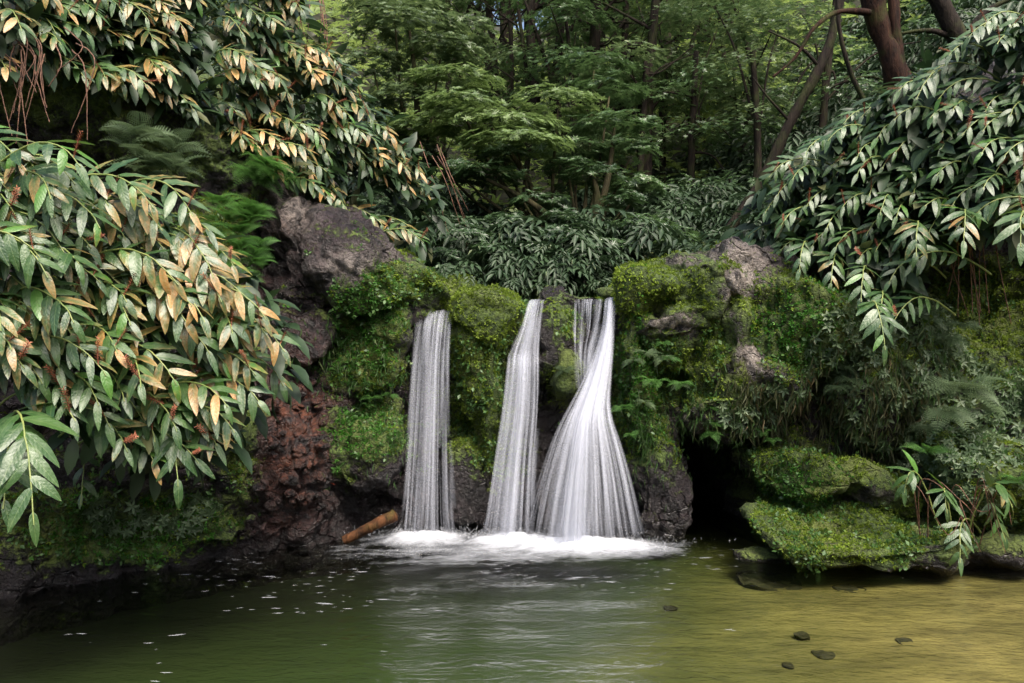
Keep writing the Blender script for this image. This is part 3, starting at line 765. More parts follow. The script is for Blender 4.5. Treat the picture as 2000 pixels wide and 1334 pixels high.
def mat_thread():
    m, nt = new_mat('water_thread'); b = NB(nt)
    df = b.n('BsdfDiffuse'); df.inputs[0].default_value = (.78, .81, .87, 1)
    tr = b.n('BsdfTransparent'); mo = b.n('MixShader'); mo.inputs[0].default_value = .26
    b.link(tr.outputs[0], mo.inputs[1]); b.link(df.outputs[0], mo.inputs[2]); b.out(mo.outputs[0]); return m
M_THREAD = mat_thread()
def mat_silk():
    m, nt = new_mat('silk_water'); b = NB(nt)
    df = b.n('BsdfDiffuse'); df.inputs[0].default_value = (.66, .69, .78, 1)
    tr = b.n('BsdfTransparent'); mo = b.n('MixShader'); b.link(b.attr('e'), mo.inputs[0])
    b.link(tr.outputs[0], mo.inputs[1]); b.link(df.outputs[0], mo.inputs[2]); b.out(mo.outputs[0]); return m
M_SILK = mat_silk()
FA = [mat_fall('falling_water_a', 1.0, .45, .93), mat_fall('falling_water_b', 2.3, .46, .95), mat_fall('falling_water_c', 4.1, .49, .98)]
VE = [mat_fall('thin_veil_water', 6.2, .56, .84)]
waterfall('narrow straight waterfall on the left, apart from the other two',
    [(604, 838, 886), (611, 820, 886), (640, 812, 883), (700, 806, 879), (790, 800, 878), (900, 792, 878), (1000, 785, 879), (1046, 780, 882)],
    [7.95, 7.66, 7.50, 7.44, 7.40, 7.36, 7.33, 7.32], FA, 90, 21, dens=lambda u, t: .80-.28*sstep(.3, .6, u)-.50*np.exp(-((u-.50)/.13)**2)*sstep(.1, .4, t)-.12*t)
waterfall('middle waterfall leaning left that steps over a small ledge',
    [(586, 1040, 1066), (592, 1030, 1062), (640, 1016, 1056), (688, 996, 1054), (720, 992, 1054), (800, 984, 1052), (900, 970, 1044), (1000, 957, 1040), (1046, 950, 1038)],
    [8.0, 7.66, 7.55, 7.50, 7.40, 7.34, 7.30, 7.27, 7.26], FA, 100, 22, dens=lambda u, t: .74-.40*sstep(.55, 1, u)*sstep(.2, .6, t)-.15*t-.2*(1-sstep(0, .3, t)))
waterfall('thin broken veil of water on dark rock beside the right fall',
    [(584, 1122, 1200), (592, 1120, 1198), (640, 1120, 1190), (680, 1122, 1172), (722, 1126, 1162), (760, 1130, 1158)],
    [8.0, 7.60, 7.54, 7.50, 7.47, 7.46], VE, 40, 23, sheets=2, bulge=.03, dens=lambda u, t: .80-.55*t*t)
waterfall('largest waterfall twisting left then fanning out wide at the right',
    [(583, 1186, 1204), (590, 1182, 1203), (640, 1176, 1200), (690, 1161, 1196), (740, 1140, 1192), (785, 1118, 1189), (820, 1100, 1193), (870, 1080, 1207), (940, 1060, 1222), (1000, 1047, 1231), (1050, 1038, 1238)],
    [8.0, 7.62, 7.50, 7.42, 7.33, 7.22, 7.14, 7.08, 7.04, 7.02, 7.0], FA, 260, 24, bulge=.20, dens=lambda u, t: .84-.68*sstep(.36, .80, u)*sstep(.42, .75, t)-.22*(1-sstep(0, .2, u))*sstep(.5, .8, t))

# stream on top of the crest feeding the falls, foam where they land
X, Y, F = grid(np.linspace(-1.15, 1.05, 50), np.linspace(7.75, 10.5, 50))
Z = np.where(X < -.45, 2.06, 2.17)+0.0*X+0.01*fbm(np.stack([X*3, Y*3, X*0], 1), 2, 2)
st = add_obj('stream', make_mesh('stream', np.stack([X, Y, Z], 1), F, M_STREAM if 'M_STREAM' in globals() else M_WET)) if False else None
X, Y, F = grid(np.linspace(-2.3, 2.0, 220), np.linspace(6.2, 7.75, 120))
pX = 1000+X/Y*FPX
e1 = np.exp(-((X+.82)/.48)**2-((Y-7.2)/.34)**2)*1.1; e2 = np.exp(-((X-.0)/.50)**2-((Y-7.1)/.36)**2)*1.1; e3 = np.exp(-((X-.58)/.80)**2-((Y-6.92)/.34)**2)*1.3
d = np.maximum(np.maximum(e1, e2), e3); d = np.maximum(d, .60*np.exp(-((X+.1)/1.6)**2-((Y-6.8)/.55)**2))
core = np.clip(d-.45, 0, 1)
Z = .012+.075*core*(1+.9*fbm(np.stack([X*9, Y*14, X*0], 1), 3, 6))
ed = np.clip(np.minimum((X+2.3)/.3, (2.0-X)/.3), 0, 1)*np.clip(np.minimum((Y-6.2)/.2, (7.75-Y)/.05), 0, 1)
fo = add_obj('foam', make_mesh('foam', np.stack([X, Y, Z], 1), F, M_FOAM, {'dens': d*ed})); tag(fo, 'white churned foam where the falls land in the pool', kind='stuff')
# spray rising off the landing water: many short fine threads
rng = np.random.default_rng(9); n = 2600
sx = np.concatenate([rng.normal(-.78, .28, n//3), rng.normal(0, .22, n//4), rng.normal(.6, .40, n-n//3-n//4)])
sy = np.interp(sx, [-1, 0, .6], [7.25, 7.15, 6.9])+rng.normal(0, .07, n); sz = np.abs(rng.normal(0, .035, n))+.02
d_ = nrm(np.stack([rng.normal(0, .7, n), rng.normal(0, .4, n), np.abs(rng.normal(.8, .3, n))], 1))
V, F = instance(*rhomb(.10, .0, .1), frames(d_, np.tile([0, -1., 0.2], (n, 1))), np.stack([sx, sy, sz], 1), rng.uniform(.015, .05, n))
o = add_obj('spray', make_mesh('spray', V, F, M_THREAD)); tag(o, 'fine white spray above the landing water', kind='stuff')
# flecks of foam drifting over the pool
n = 700
fx = rng.normal(-.3, 1.25, n); fy = 6.9-np.abs(rng.normal(0, 1.25, n)); keep = (fy > 3.2) & (fbm(np.stack([fx*1.3, fy*2.2, fx*0], 1), 2, 4) > -.02) & (fx < 1.9)
fx, fy = fx[keep], fy[keep]; n = len(fx)
a = rng.normal(.08, .18, n); dd = np.stack([np.cos(a), np.sin(a), a*0], 1)
fl_t = (np.array([(-.1, -1.0, 0), (.12, -.3, 0), (.15, .45, 0), (0, 1.0, 0), (-.16, .3, 0), (-.13, -.4, 0)]), np.array([(0, 1, 2), (0, 2, 3), (0, 3, 4), (0, 4, 5)]))
V, F = instance(*fl_t, frames(dd, np.tile([0, 0, 1.], (n, 1))), np.stack([fx, fy, np.full(n, .022)], 1), rng.gamma(1.6, .010, n)+.008)
o = add_obj('foam_flecks', make_mesh('foam_flecks', V, F, M_FLECK if 'M_FLECK' in globals() else M_THREAD)); tag(o, 'small white flecks of foam drifting on the dark pool', kind='stuff')

# ------------------------------------------------------------------ ginger lilies
def ginger_leaf_mesh(seed):
    rng = np.random.default_rng(seed)
    ny, nx = 12, 5
    W = rng.uniform(.122, .158); dro = rng.uniform(.12, .50); fold = rng.uniform(.10, .42); ua = rng.uniform(.05, .13); uk = rng.uniform(2.2, 4.2); ph = rng.uniform(0, 6, 2); tw = rng.normal(0, .35)
    V = []
    for i in range(ny):
        t = i/(ny-1); w = W*(math.sin(math.pi*min(1, t*.93+.05)**.85)**.75)*(1-.25*t)
        if i == ny-1: w = .002
        if i == 0: w = .012
        ang = dro*1.9*t; yy = t*(1-dro*.35*t); zz = -dro*.75*t*t
        for j in range(nx):
            s = (j/(nx-1))*2-1
            x_ = s*w; e = abs(s)
            h = fold*w*e+ua*w*e*math.sin(uk*6.28*t+ph[0 if s < 0 else 1])-.25*w*e*e
            h += tw*x_*t
            V.append((x_, yy, zz+h))
    F = [(i*nx+j, i*nx+j+1, (i+1)*nx+j+1, (i+1)*nx+j) for i in range(ny-1) for j in range(nx-1)]
    return make_mesh('leaf', V, F, M_GINGER)
GL = [ginger_leaf_mesh(s) for s in range(12)]
def spike_mesh(seed):
    rng = np.random.default_rng(seed); parts = []
    P_ = bez((0, 0, 0), (0, .02, .09), (.01, .03, .18), 6); V, F = tube(P_, [.004, .004, .0035, .003, .0025, .001], 5)
    parts.append((V, np.concatenate([F[:, :3], F[:, [0, 2, 3]]])))
    T, TF = rhomb(.28, .05, .1)
    for k in range(54):
        t = .12+.88*k/54; p = P_[min(5, int(t*5))]*(1-(t*5) % 1)+P_[min(5, int(t*5)+1)]*((t*5) % 1) if t < 1 else P_[5]
        a = k*2.4; d_ = nrm(np.array([math.cos(a), math.sin(a), .55])); M = frames(d_[None], np.array([[0, 0, 1.]]))[0]
        parts.append(((T*rng.uniform(.022, .036))@M.T+p, TF))
    V, F = cat_meshes(parts); return make_mesh('spent_flower_spike', V, F, M_SPIKE, smooth=False)
SP = [spike_mesh(s) for s in range(3)]
NG = 0
def ginger(tip, out, L, nleaf, yellow, label, group=None, leafsize=.29, arch=.30, drop=.35, spike=True, rng=RNG, base=None, cat='ginger lily', visible_from=.22, face=None):
    global NG; NG += 1
    out = nrm(out); tip = np.asarray(tip, float)
    p0 = tip-out*L*.8+np.array([0, 0, drop*L-arch*L]) if base is None else np.asarray(base, float)
    p1 = tip-out*L*.28+np.array([0, 0, drop*L+.10*L])
    C = bez(p0, p1, tip, 26)
    C = C+rng.normal(0, .004, C.shape).cumsum(0)*.5
    root = empty('ginger_plant', p0); tag(root, label, cat, group)
    V, F = tube(C, np.linspace(.0085, .0035, 26), 6)
    part('stem', V, F, M_STEM, root)
    T = nrm(np.gradient(C, axis=0))
    inv = Matrix.Translation(-Vector(p0))
    up = np.array([0, 0, 1.0])
    for k in range(nleaf):
        f = visible_from+(1-visible_from)*(k+.6)/nleaf
        i = min(25, int(f*25)); t = T[i]; face_ = nrm(face) if face is not None else nrm(out*.55+np.array([0, -.35, .75]))
        side = np.cross(t, face_)
        if np.linalg.norm(side) < .15: side = np.cross(t, up)
        side = nrm(side); n_ = nrm(np.cross(side, t))
        if np.dot(n_, face_) < 0: n_ = -n_
        sgn = 1 if k % 2 else -1
        if k == nleaf-1: sgn *= .15
        ang = math.radians(rng.uniform(50, 74)*(1-.40*f))
        d = nrm(t*math.cos(ang)+side*sgn*math.sin(ang)+np.array([0, 0, -.04-.16*rng.random()])+rng.normal(0, .075, 3))
        N_ = nrm(n_+side*sgn*rng.uniform(-.1, .35)+np.array([0, 0, .12])+rng.normal(0, .13, 3))
        Mx = frames(d[None], N_[None])[0]
        s = leafsize*rng.uniform(.82, 1.14)*(1.0-.30*max(0, f-.7)/.3)*(.75 if f < .3 else 1)
        o = bpy.data.objects.new('leaf', GL[rng.integers(len(GL))]); COL.objects.link(o); o.parent = root
        m4 = Matrix([[*(Mx[0]*s), C[i][0]-p0[0]], [*(Mx[1]*s), C[i][1]-p0[1]], [*(Mx[2]*s), C[i][2]-p0[2]], [0, 0, 0, 1]])
        o.matrix_basis = m4
        yl = max(0.0, min(1.0, yellow*.75-.05+rng.normal(0, .28)*(1 if yellow > .1 else .35)))
        o.color = (yl, rng.random(), 0, 1)
    if spike:
        o = bpy.data.objects.new('spent_flower_spike', SP[rng.integers(len(SP))]); COL.objects.link(o); o.parent = root
        d = nrm(T[-3]*.25+np.array([0, 0, 1.0])+rng.normal(0, .25, 3)); Mx = frames(rand_dirs(1, rng), d[None])[0]; s = leafsize/.29*rng.uniform(.7, 1.15)
        q_ = C[-3]-p0
        o.matrix_basis = Matrix([[*(Mx[0]*s), q_[0]], [*(Mx[1]*s), q_[1]], [*(Mx[2]*s), q_[2]], [0, 0, 0, 1]])
    return root
def inside(poly, x, y):
    c = False; n = len(poly); j = n-1
    for i in range(n):
        xi, yi = poly[i]; xj, yj = poly[j]
        if (yi > y) != (yj > y) and x < (xj-xi)*(y-yi)/(yj-yi)+xi: c = not c
        j = i
    return c
def holes(x_, y_):
    return vnoise(np.array([[x_/85.0, y_/60.0, 3.3]]), 12)[0] < -.27
def fill(poly, spacing, rng):
    xs_ = [p[0] for p in poly]; ys_ = [p[1] for p in poly]; pts = []
    for _ in range(6000):
        x_, y_ = rng.uniform(min(xs_), max(xs_)), rng.uniform(min(ys_), max(ys_))
        if not inside(poly, x_, y_): continue
        if holes(x_, y_): continue
        sp = spacing(x_, y_) if callable(spacing) else spacing
        if all((x_-a)**2+((y_-b_)*1.25)**2 > sp*sp for a, b_ in pts): pts.append((x_, y_))
    return pts
def mass(poly, spacing, depth, out, zones, yellow, seed, leafsize=.29, L=(.8, 1.15), nleaf=(10, 14), arch=.25, drop=.35, spikep=.5):
    rng = np.random.default_rng(seed)
    pts = fill(poly, spacing, rng)
    for x_, y_ in pts:
        Yd = depth(x_, y_)+rng.uniform(-.18, .18)
        z_ = min(zones, key=lambda q: ((q[0]-x_)**2+(q[1]-y_)**2)/q[2]**2)
        o_ = np.array(out(x_, y_) if callable(out) else out, float)+rng.normal(0, .2, 3)*np.array([1, 1, .3])
        ginger(at(x_, y_, Yd), o_, rng.uniform(*L), int(rng.integers(*nleaf)), yellow(x_, y_), z_[3], group=z_[4], leafsize=leafsize, arch=arch, drop=drop*rng.uniform(.7, 1.3), spike=rng.random() < spikep, rng=rng, face=np.array([.25 if o_[0] > 0 else -.25, -.75, .62])+rng.normal(0, .15, 3))
    return len(pts)
# left foreground bank
GB = 'ginger lilies hanging over the left bank'
polyB = [(-60, 300), (110, 340), (240, 385), (350, 400), (440, 470), (520, 570), (585, 690), (560, 760), (450, 860), (350, 925), (230, 890), (110, 840), (50, 740), (-60, 700)]
zB = [(60, 400, 1, 'big glossy ginger stem at the left edge under the dark hollow', GB), (280, 450, 1, 'pale green ginger stem just left of the bright ferns', GB), (400, 540, 1, 'orange-tinged ginger stem below the bright ferns', GB),
      (500, 660, 1, 'yellowish ginger stem reaching towards the purple rocks', GB), (250, 650, 1, 'ginger stem in the thick middle of the left bank', GB), (60, 650, 1, 'large leaved ginger stem low at the left edge', GB), (250, 830, 1, 'green ginger tip hanging over the low mossy bank', GB), (440, 780, 1, 'ginger tip drooping beside the red earth bank', GB)]
nB = mass(polyB, lambda x, y: 46, lambda x, y: 4.35+.9*(x/600)+.25*(400-min(y, 400))/400, (.90, -.38, -.1), zB,
    lambda x, y: .14+.55*math.exp(-((x-430)/150)**2-((y-560)/150)**2)+.25*math.exp(-((x-530)/60)**2-((y-680)/80)**2), 31, leafsize=.235, L=(.75, 1.1), drop=.27)
# upper left band
GA = 'ginger lilies on the slope at the upper left'
polyA = [(-40, -40), (560, -40), (640, 100), (760, 240), (865, 400), (820, 490), (760, 455), (700, 420), (620, 390), (560, 350), (500, 300), (410, 250), (330, 200), (300, 190), (230, 170), (120, 140), (-40, 130)]
zA = [(60, 30, 1, 'ginger stem in the top left corner among brown stalks', GA), (250, 40, 1, 'bright ginger stem along the top edge at the left', GA), (430, 60, 1, 'narrow leaved ginger stem on the top of the slope', GA), (350, 170, 1, 'orange-tipped ginger stem over the dark hollow', GA),
      (520, 160, 1, 'pinkish green ginger stem at the middle of the slope', GA), (520, 280, 1, 'ginger stem hanging above the feathery ferns', GA), (680, 260, 1, 'yellow-edged ginger stem at the edge of the forest gap', GA), (660, 360, 1, 'ginger stem hanging above the purple boulder', GA), (790, 420, 1, 'ginger stem at the lower right tip of the slope', GA)]
nA = mass(polyA, lambda x, y: 39.5-.010*x, lambda x, y: 5.1+3.0*(x/850)+.3*(1-y/450), (.88, -.35, -.1), zA,
    lambda x, y: .50+.25*math.sin(x*.02+y*.013), 32, leafsize=.208, L=(.7, 1.0), nleaf=(10, 13), drop=.24)
# right mass
GC = 'ginger lilies on the slope at the right'
polyC = [(2040, 20), (1900, 55), (1830, 110), (1700, 200), (1600, 270), (1500, 350), (1440, 440), (1420, 480), (1500, 500), (1600, 490), (1680, 520), (1720, 600), (1740, 660), (1770, 560), (1800, 480), (1900, 440), (2040, 450)]
zC = [(1950, 100, 1, 'silvery ginger stem high in the top right corner', GC), (1760, 220, 1, 'ginger stem under the big red-brown tree trunk', GC), (1900, 260, 1, 'silvery ginger stem with upright spikes near the right edge', GC), (1620, 320, 1, 'ginger stem beside the leaning mossy trunk', GC),
      (1740, 360, 1, 'ginger stem in the middle of the right slope', GC), (1480, 440, 1, 'ginger stem above the pale mossy boulder', GC), (1620, 460, 1, 'ginger stem hanging over the lichen covered boulder', GC), (1730, 600, 1, 'ginger tip hanging lowest in front of the dark hollow', GC), (1930, 400, 1, 'ginger stem over the dark hollow at the right edge', GC)]
nC = mass(polyC, lambda x, y: 38+.016*(x-1400)*.5, lambda x, y: 7.9-1.7*((x-1420)/600)-.4*(y-200)/400, (-.85, -.40, -.08), zC,
    lambda x, y: .02 if y < 400 else .08, 33, leafsize=.20, L=(.75, 1.0), nleaf=(10, 13), drop=.25, spikep=.6)
print('ginger', nA, nB, nC, NG)
# the leaves deeper inside the banks, past what can be told apart
def leaf_lo():
    V = []; ny = 5
    for i in range(ny):
        t = i/(ny-1); w = .165*(math.sin(math.pi*min(1, t*.93+.05)))**.8 if 0 < i < ny-1 else .004
        for s_ in (-1, 0, 1): V.append((s_*w, t*(1-.06*t), -.28*t*t+abs(s_)*w*.25))
    F = [(i*3+j, i*3+j+1, (i+1)*3+j+1, (i+1)*3+j) for i in range(ny-1) for j in range(2)]
    return np.array(V), np.array(F)
M_GINLO = mat_leaf('shaded_ginger_leaf', (0.010, 0.028, 0.010), (0.035, 0.070, 0.024), (0.09, 0.10, 0.04), 0.5, 0.5, 0.2)  # darker copy of the ginger leaf, shade of the gaps painted in
def backfill(poly, n, depth, out, size, seed, label):
    rng = np.random.default_rng(seed); xs_ = [p[0] for p in poly]; ys_ = [p[1] for p in poly]; pts = []
    while len(pts) < n:
        x_, y_ = rng.uniform(min(xs_), max(xs_)), rng.uniform(min(ys_), max(ys_))
        if inside(poly, x_, y_) and not (holes(x_, y_) and rng.random() < .8): pts.append(at(x_, y_, depth(x_, y_)+rng.uniform(.15, .8)))
    pts = np.array(pts); d = nrm(np.array(out)*.7+np.array([0, 0, -.45])+rng.normal(0, .55, (n, 3)))
    nn = nrm(np.array([0, 0, 1.])+np.array(out)*.5+rng.normal(0, .35, (n, 3)))
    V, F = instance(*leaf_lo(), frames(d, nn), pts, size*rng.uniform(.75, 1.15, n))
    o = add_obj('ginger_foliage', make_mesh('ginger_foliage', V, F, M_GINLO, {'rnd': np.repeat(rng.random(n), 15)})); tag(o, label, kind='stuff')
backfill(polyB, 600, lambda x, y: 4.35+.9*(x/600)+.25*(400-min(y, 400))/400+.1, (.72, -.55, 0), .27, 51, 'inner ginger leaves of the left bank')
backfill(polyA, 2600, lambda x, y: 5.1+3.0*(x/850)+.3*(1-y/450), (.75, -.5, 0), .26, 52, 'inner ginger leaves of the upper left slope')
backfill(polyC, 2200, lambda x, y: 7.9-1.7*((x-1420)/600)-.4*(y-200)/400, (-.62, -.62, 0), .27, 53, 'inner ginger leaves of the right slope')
# single stems one can point to
ginger(at(60, 1025, 4.1), (.5, -.6, 0), .95, 13, .05, 'large drooping ginger tip at the lower left edge over the pool', leafsize=.30, drop=.75, spike=False)
ginger(at(10, 1000, 4.2), (.3, -.6, 0), .8, 11, .05, 'ginger tip hanging at the very left edge above the water', leafsize=.29, drop=.7, spike=False)
ginger(at(155, 985, 5.2), (.2, -.6, 0), .5, 6, .1, 'small ginger sprig hanging alone against the dark left bank', leafsize=.17, drop=.8, spike=False)
ginger(at(345, 955, 4.9), (.35, -.6, 0), .7, 9, .0, 'ginger tip hanging lowest of the middle left bank', leafsize=.27, drop=.8, spike=False)
ginger(at(165, 330, 4.4), (.9, -.3, 0), 1.0, 10, .05, 'long ginger stem with five round-ended leaves over the dark hollow', leafsize=.26, drop=.25, spike=True)
ginger(at(1725, 680, 6.0), (-.1, -.7, 0), .6, 11, .1, 'lowest hanging ginger tip in front of the shaded right wall', leafsize=.24, drop=.8, spike=False)
ginger(at(1995, 480, 5.4), (-.4, -.6, 0), .6, 8, .0, 'bright green ginger leaves poking in at the right edge', leafsize=.25, drop=.6, spike=False)
for (x_, y_, Yd, lab) in [(1560, 535, 7.0, 'ginger tip hanging over the back of the pale lichen boulder'), (1625, 560, 6.8, 'ginger tip hanging in front of the shaded rock below the slope'), (1680, 590, 6.5, 'broad ginger spray with pale edges over the dark hollow'),
        (1715, 640, 6.3, 'ginger spray hanging just above the lowest tip on the right'), (1790, 500, 6.3, 'ginger spray over the left end of the dark right hollow'), (1880, 480, 6.0, 'ginger spray over the middle of the dark right hollow')]:
    ginger(at(x_, y_, Yd), (-.35, -.6, 0), .7, 12, .12, lab, leafsize=.215, drop=.6, spike=False, face=(-.1, -.8, .55))
# bent canes on the lower right bank
for (x_, y_, Yd, o_, ls, lab, bs) in [(1770, 965, 6.2, (-.5, -.5, 0), .22, 'ginger with bent canes, leftmost tip over the mossy boulder', (1850, 1090)), (1850, 1000, 6.1, (-.1, -.7, 0), .24, 'ginger with bent canes, tip hanging in the middle', (1870, 1095)),
        (1975, 990, 6.1, (.6, -.5, 0), .24, 'yellowing ginger with bent canes leaning to the right edge', (1880, 1090)), (1880, 1100, 6.1, (-.2, -.7, 0), .2, 'ginger sprig dipping its leaves to the water', (1915, 1040)), (1965, 1060, 6.2, (.4, -.6, 0), .17, 'small ginger sprig above the water at the right edge', (1925, 1000))]:
    b_ = at(*bs, 6.45)
    ginger(at(x_, y_, Yd), o_, .55, 9, .25 if x_ > 1950 else .08, lab, leafsize=ls, drop=.8, spike=False, base=b_, visible_from=.5)
rng = np.random.default_rng(12)
def stalks(label, pts, name='dead_stalk', mat=M_DEAD, r=.008, cat='dead stalk', group=None):
    P_ = spline([at(*p) for p in pts], 22); V, F = tube(P_+rng.normal(0, .0012, P_.shape), np.linspace(r, r*.5, 22)*.62, 5, .2, 3)
    root = add_obj(name, make_mesh(name, V-P_[0], F, mat), loc=P_[0]); tag(root, label, cat, group); return root
for k in range(9):
    a_ = rng.uniform(-25, 25)
    stalks('bare reddish cane bent over the lower right bank', [(1830+a_*2+k*9, 1090, 6.45), (1800+k*18+a_, 960+a_, 6.3), (1850+k*14, 930+rng.uniform(0, 120), 6.2), (1880+k*12, 1000+rng.uniform(-20, 90), 6.2)], group='bare canes on the lower right bank', r=.008)
for k in range(20):
    x0_ = rng.uniform(-10, 150); y0_ = rng.uniform(50, 130)
    stalks('limp brown stalk hanging in the top left corner', [(x0_, y0_, 5.6), (x0_+rng.uniform(-20, 40), y0_+40, 5.5), (x0_+rng.uniform(-20, 30), y0_+rng.uniform(80, 190), 5.5)], group='brown stalks hanging at the top left', r=.009)
for k in range(12):
    x0_ = rng.uniform(560, 630)
    stalks('thin dark root hanging in the hollow of the left slope', [(x0_, -20, 8.2), (x0_+rng.uniform(-10, 15), 50, 8.1), (x0_+rng.uniform(-20, 30), 90+rng.uniform(0, 60), 8.1)], name='hanging_root', cat='root', group='roots hanging in the left hollow', r=.009)
for k in range(9):
    x0_ = rng.uniform(1850, 1960)
    stalks('brown root hanging in the dark hollow at the right', [(x0_, 400, 6.9), (x0_+rng.uniform(-8, 15), 480, 6.8), (x0_+rng.uniform(-10, 40), 560+rng.uniform(0, 80), 6.8)], name='hanging_root', cat='root', group='roots hanging in the right hollow', r=.010)
for k in range(5):
    x0_ = rng.uniform(820, 860)
    stalks('reddish dead stalk leaning behind the upper left slope', [(x0_, 290+rng.uniform(-20, 20), 9.2), (x0_+25, 350, 9.1), (x0_+55, 430+rng.uniform(-20, 30), 9.2)], group='reddish stalks behind the slope', r=.010)
print('stalks done')

# ------------------------------------------------------------------ ferns
def frond_mesh(seed, mat, n=13, width=.36):
    rng = np.random.default_rng(seed); parts = []
    dro = rng.uniform(.35, .8)
    P_ = np.array([(0, t*(1-.22*dro*t), .12*math.sin(t*3)-dro*.55*t*t) for t in np.linspace(0, 1, n+3)])
    V, F = tube(P_, np.linspace(.008, .002, n+3), 4); parts.append((V, np.concatenate([F[:, :3], F[:, [0, 2, 3]]])))
    T, TF = rhomb(.55, .05, .15); Td = nrm(np.gradient(P_, axis=0))
    for i in range(2, n+2):
        t = i/(n+2); w = width*math.sin(math.pi*(t*.86+.12))**.9*(1.1-.5*t)
        for s in (-1, 1):
            d_ = nrm(np.array([s, .45, -.12])); side = d_
            m = max(3, int(w/.045))
            for k in range(m):
                q_ = P_[i]+d_*w*(k+.4)/m
                for s2 in (-1, 1):
                    dd_ = nrm(d_*.55+np.array([0, s2*.9, -.05])); M = frames(dd_[None], np.array([[0, .1, 1.]]))[0]
                    parts.append(((T*(.050*(1-.75*k/m)*min(1, w/.2)+.010))@M.T+q_, TF))
            M = frames(d_[None], np.array([[0, .1, 1.]]))[0]
            parts.append(((rhomb(.05, 0, 0)[0]*w)@M.T+P_[i], TF))
    V, F = cat_meshes(parts)
    return make_mesh('frond', V, F, mat, {'rnd': np.clip(rng.normal(.5, .18, len(V)), 0, 1)}, smooth=False)
FR = [frond_mesh(s, M_FERN) for s in range(3)]; FRD = [frond_mesh(s+5, M_FERNDK) for s in range(3)]
def fern(label, px, py, Yd, size, n, out=(0, -1, 0), dark=False, group=None, seed=0, lift=.45, spread=1.0):
    rng = np.random.default_rng(seed+int(px)); p = at(px, py, Yd)
    root = empty('fern', p); tag(root, label, 'fern', group); out = nrm(out)
    side = np.cross(out, (0, 0, 1.))
    for k in range(n):
        a = (k/(max(1, n-1))-.5)*2.5*spread+rng.normal(0, .15)
        d = nrm(out*math.cos(a)+side*math.sin(a)+np.array([0, 0, lift+rng.normal(0, .25)]))
        nn = nrm(np.array([0, 0, 1.])+out*.5+rng.normal(0, .15, 3)); M = frames(d[None], nn[None])[0]*size*rng.uniform(.75, 1.15)
        o = bpy.data.objects.new('frond', (FRD if dark else FR)[rng.integers(3)]); COL.objects.link(o); o.parent = root
        o.matrix_basis = Matrix([[*M[0], 0], [*M[1], 0], [*M[2], 0], [0, 0, 0, 1]])
rng = np.random.default_rng(3)
GF = 'bright green ferns on the left mound'
for k in range(30):
    t = rng.random(); x_ = 385+130*rng.random(); y_ = 385+170*t
    fern('bright green fern on the mound left of the purple rocks', x_, y_, 6.75-.4*t, rng.uniform(.17, .27), 6, (.45, -.8, 0), group=GF, seed=k)
for k in range(10):
    fern('feathery pale fern hanging above the upright pale rock', 480+rng.uniform(0, 60), 310+rng.uniform(0, 50), 7.0, .30, 6, (.7, -.6, 0), group='feathery ferns above the pale rock', seed=50+k, lift=.0)
for k in range(7):
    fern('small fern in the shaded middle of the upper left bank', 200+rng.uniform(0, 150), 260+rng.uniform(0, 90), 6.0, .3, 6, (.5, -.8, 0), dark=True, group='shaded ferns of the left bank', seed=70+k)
fern('large grey-green fern standing out on the shaded right wall', 1880, 760, 6.7, .38, 11, (-.2, -.9, 0), dark=True, seed=2, lift=.1, spread=1.2)
fern('second grey-green fern just above the bent canes', 1850, 800, 6.6, .30, 8, (-.3, -.9, 0), dark=True, seed=3, lift=-.2)
fern('small fern at the upper right of the large grey-green fern', 1915, 800, 6.7, .28, 7, (.3, -.9, 0), dark=True, seed=4, lift=.1)
fern('bright green broad fern beside the bent canes', 1810, 885, 6.5, .20, 6, (-.3, -.9, 0), seed=5)
fern('bright green fern at the right edge behind the canes', 1990, 940, 6.3, .24, 7, (-.5, -.8, 0), seed=6)
for k in range(16):
    x_, y_ = rng.uniform(1620, 1900), rng.uniform(600, 860)
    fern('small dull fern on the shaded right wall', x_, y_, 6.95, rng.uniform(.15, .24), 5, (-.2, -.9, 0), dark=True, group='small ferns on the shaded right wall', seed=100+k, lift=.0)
for k in range(22):
    x_, y_ = rng.uniform(640, 780), rng.uniform(560, 800)
    fern('tiny green fern on the rock wall left of the falls', x_, y_, 7.28, rng.uniform(.07, .13), 5, (.1, -.9, 0), group='tiny ferns left of the falls', seed=140+k, lift=.1)
for k in range(30):
    x_, y_ = rng.uniform(1215, 1560), rng.uniform(660, 860)
    fern('tiny fern on the mossy wall right of the falls', x_, y_, 7.18, rng.uniform(.08, .15), 5, (-.1, -.9, 0), group='tiny ferns right of the falls', seed=180+k, lift=.0, dark=bool(k % 3 == 0))
fern('small fern in the gap between the middle and right falls', 1100, 725, 7.42, .14, 7, (0, -1, 0), seed=7, dark=True)

# ------------------------------------------------------------------ fallen log, leaf litter
P_ = spline([at(672, 1056, 7.05), at(710, 1036, 7.05), at(742, 1020, 7.05), at(772, 1006, 7.1)], 26)
V, F = tube(P_, np.linspace(.040, .054, 26), 20, .22, 5)
M_LOG = mat_bark('orange_rotting_wood', (0.018, 0.010, 0.006), (0.13, 0.056, 0.024), .6)
lg = empty('fallen_log', P_[0]); tag(lg, 'short orange-brown rotting log leaning out of the water', 'log')
part('trunk', V, F, M_LOG, lg)
c = P_[-1]; T_ = nrm(P_[-1]-P_[-2]); a = np.linspace(0, 2*math.pi, 14, endpoint=False); u = nrm(np.cross(T_, (0, 0, 1.))); v = np.cross(T_, u)
ringv = c+T_*.004+(np.cos(a)[:, None]*u+np.sin(a)[:, None]*v)*.054; part('broken_end', np.concatenate([ringv, [c+T_*.02]]), [(k, (k+1) % 14, 14) for k in range(14)], M_LOG, lg)
M_RED = mat_plain('red_leaf', (.40, .03, .02), (.55, .10, .04), .5, 40)
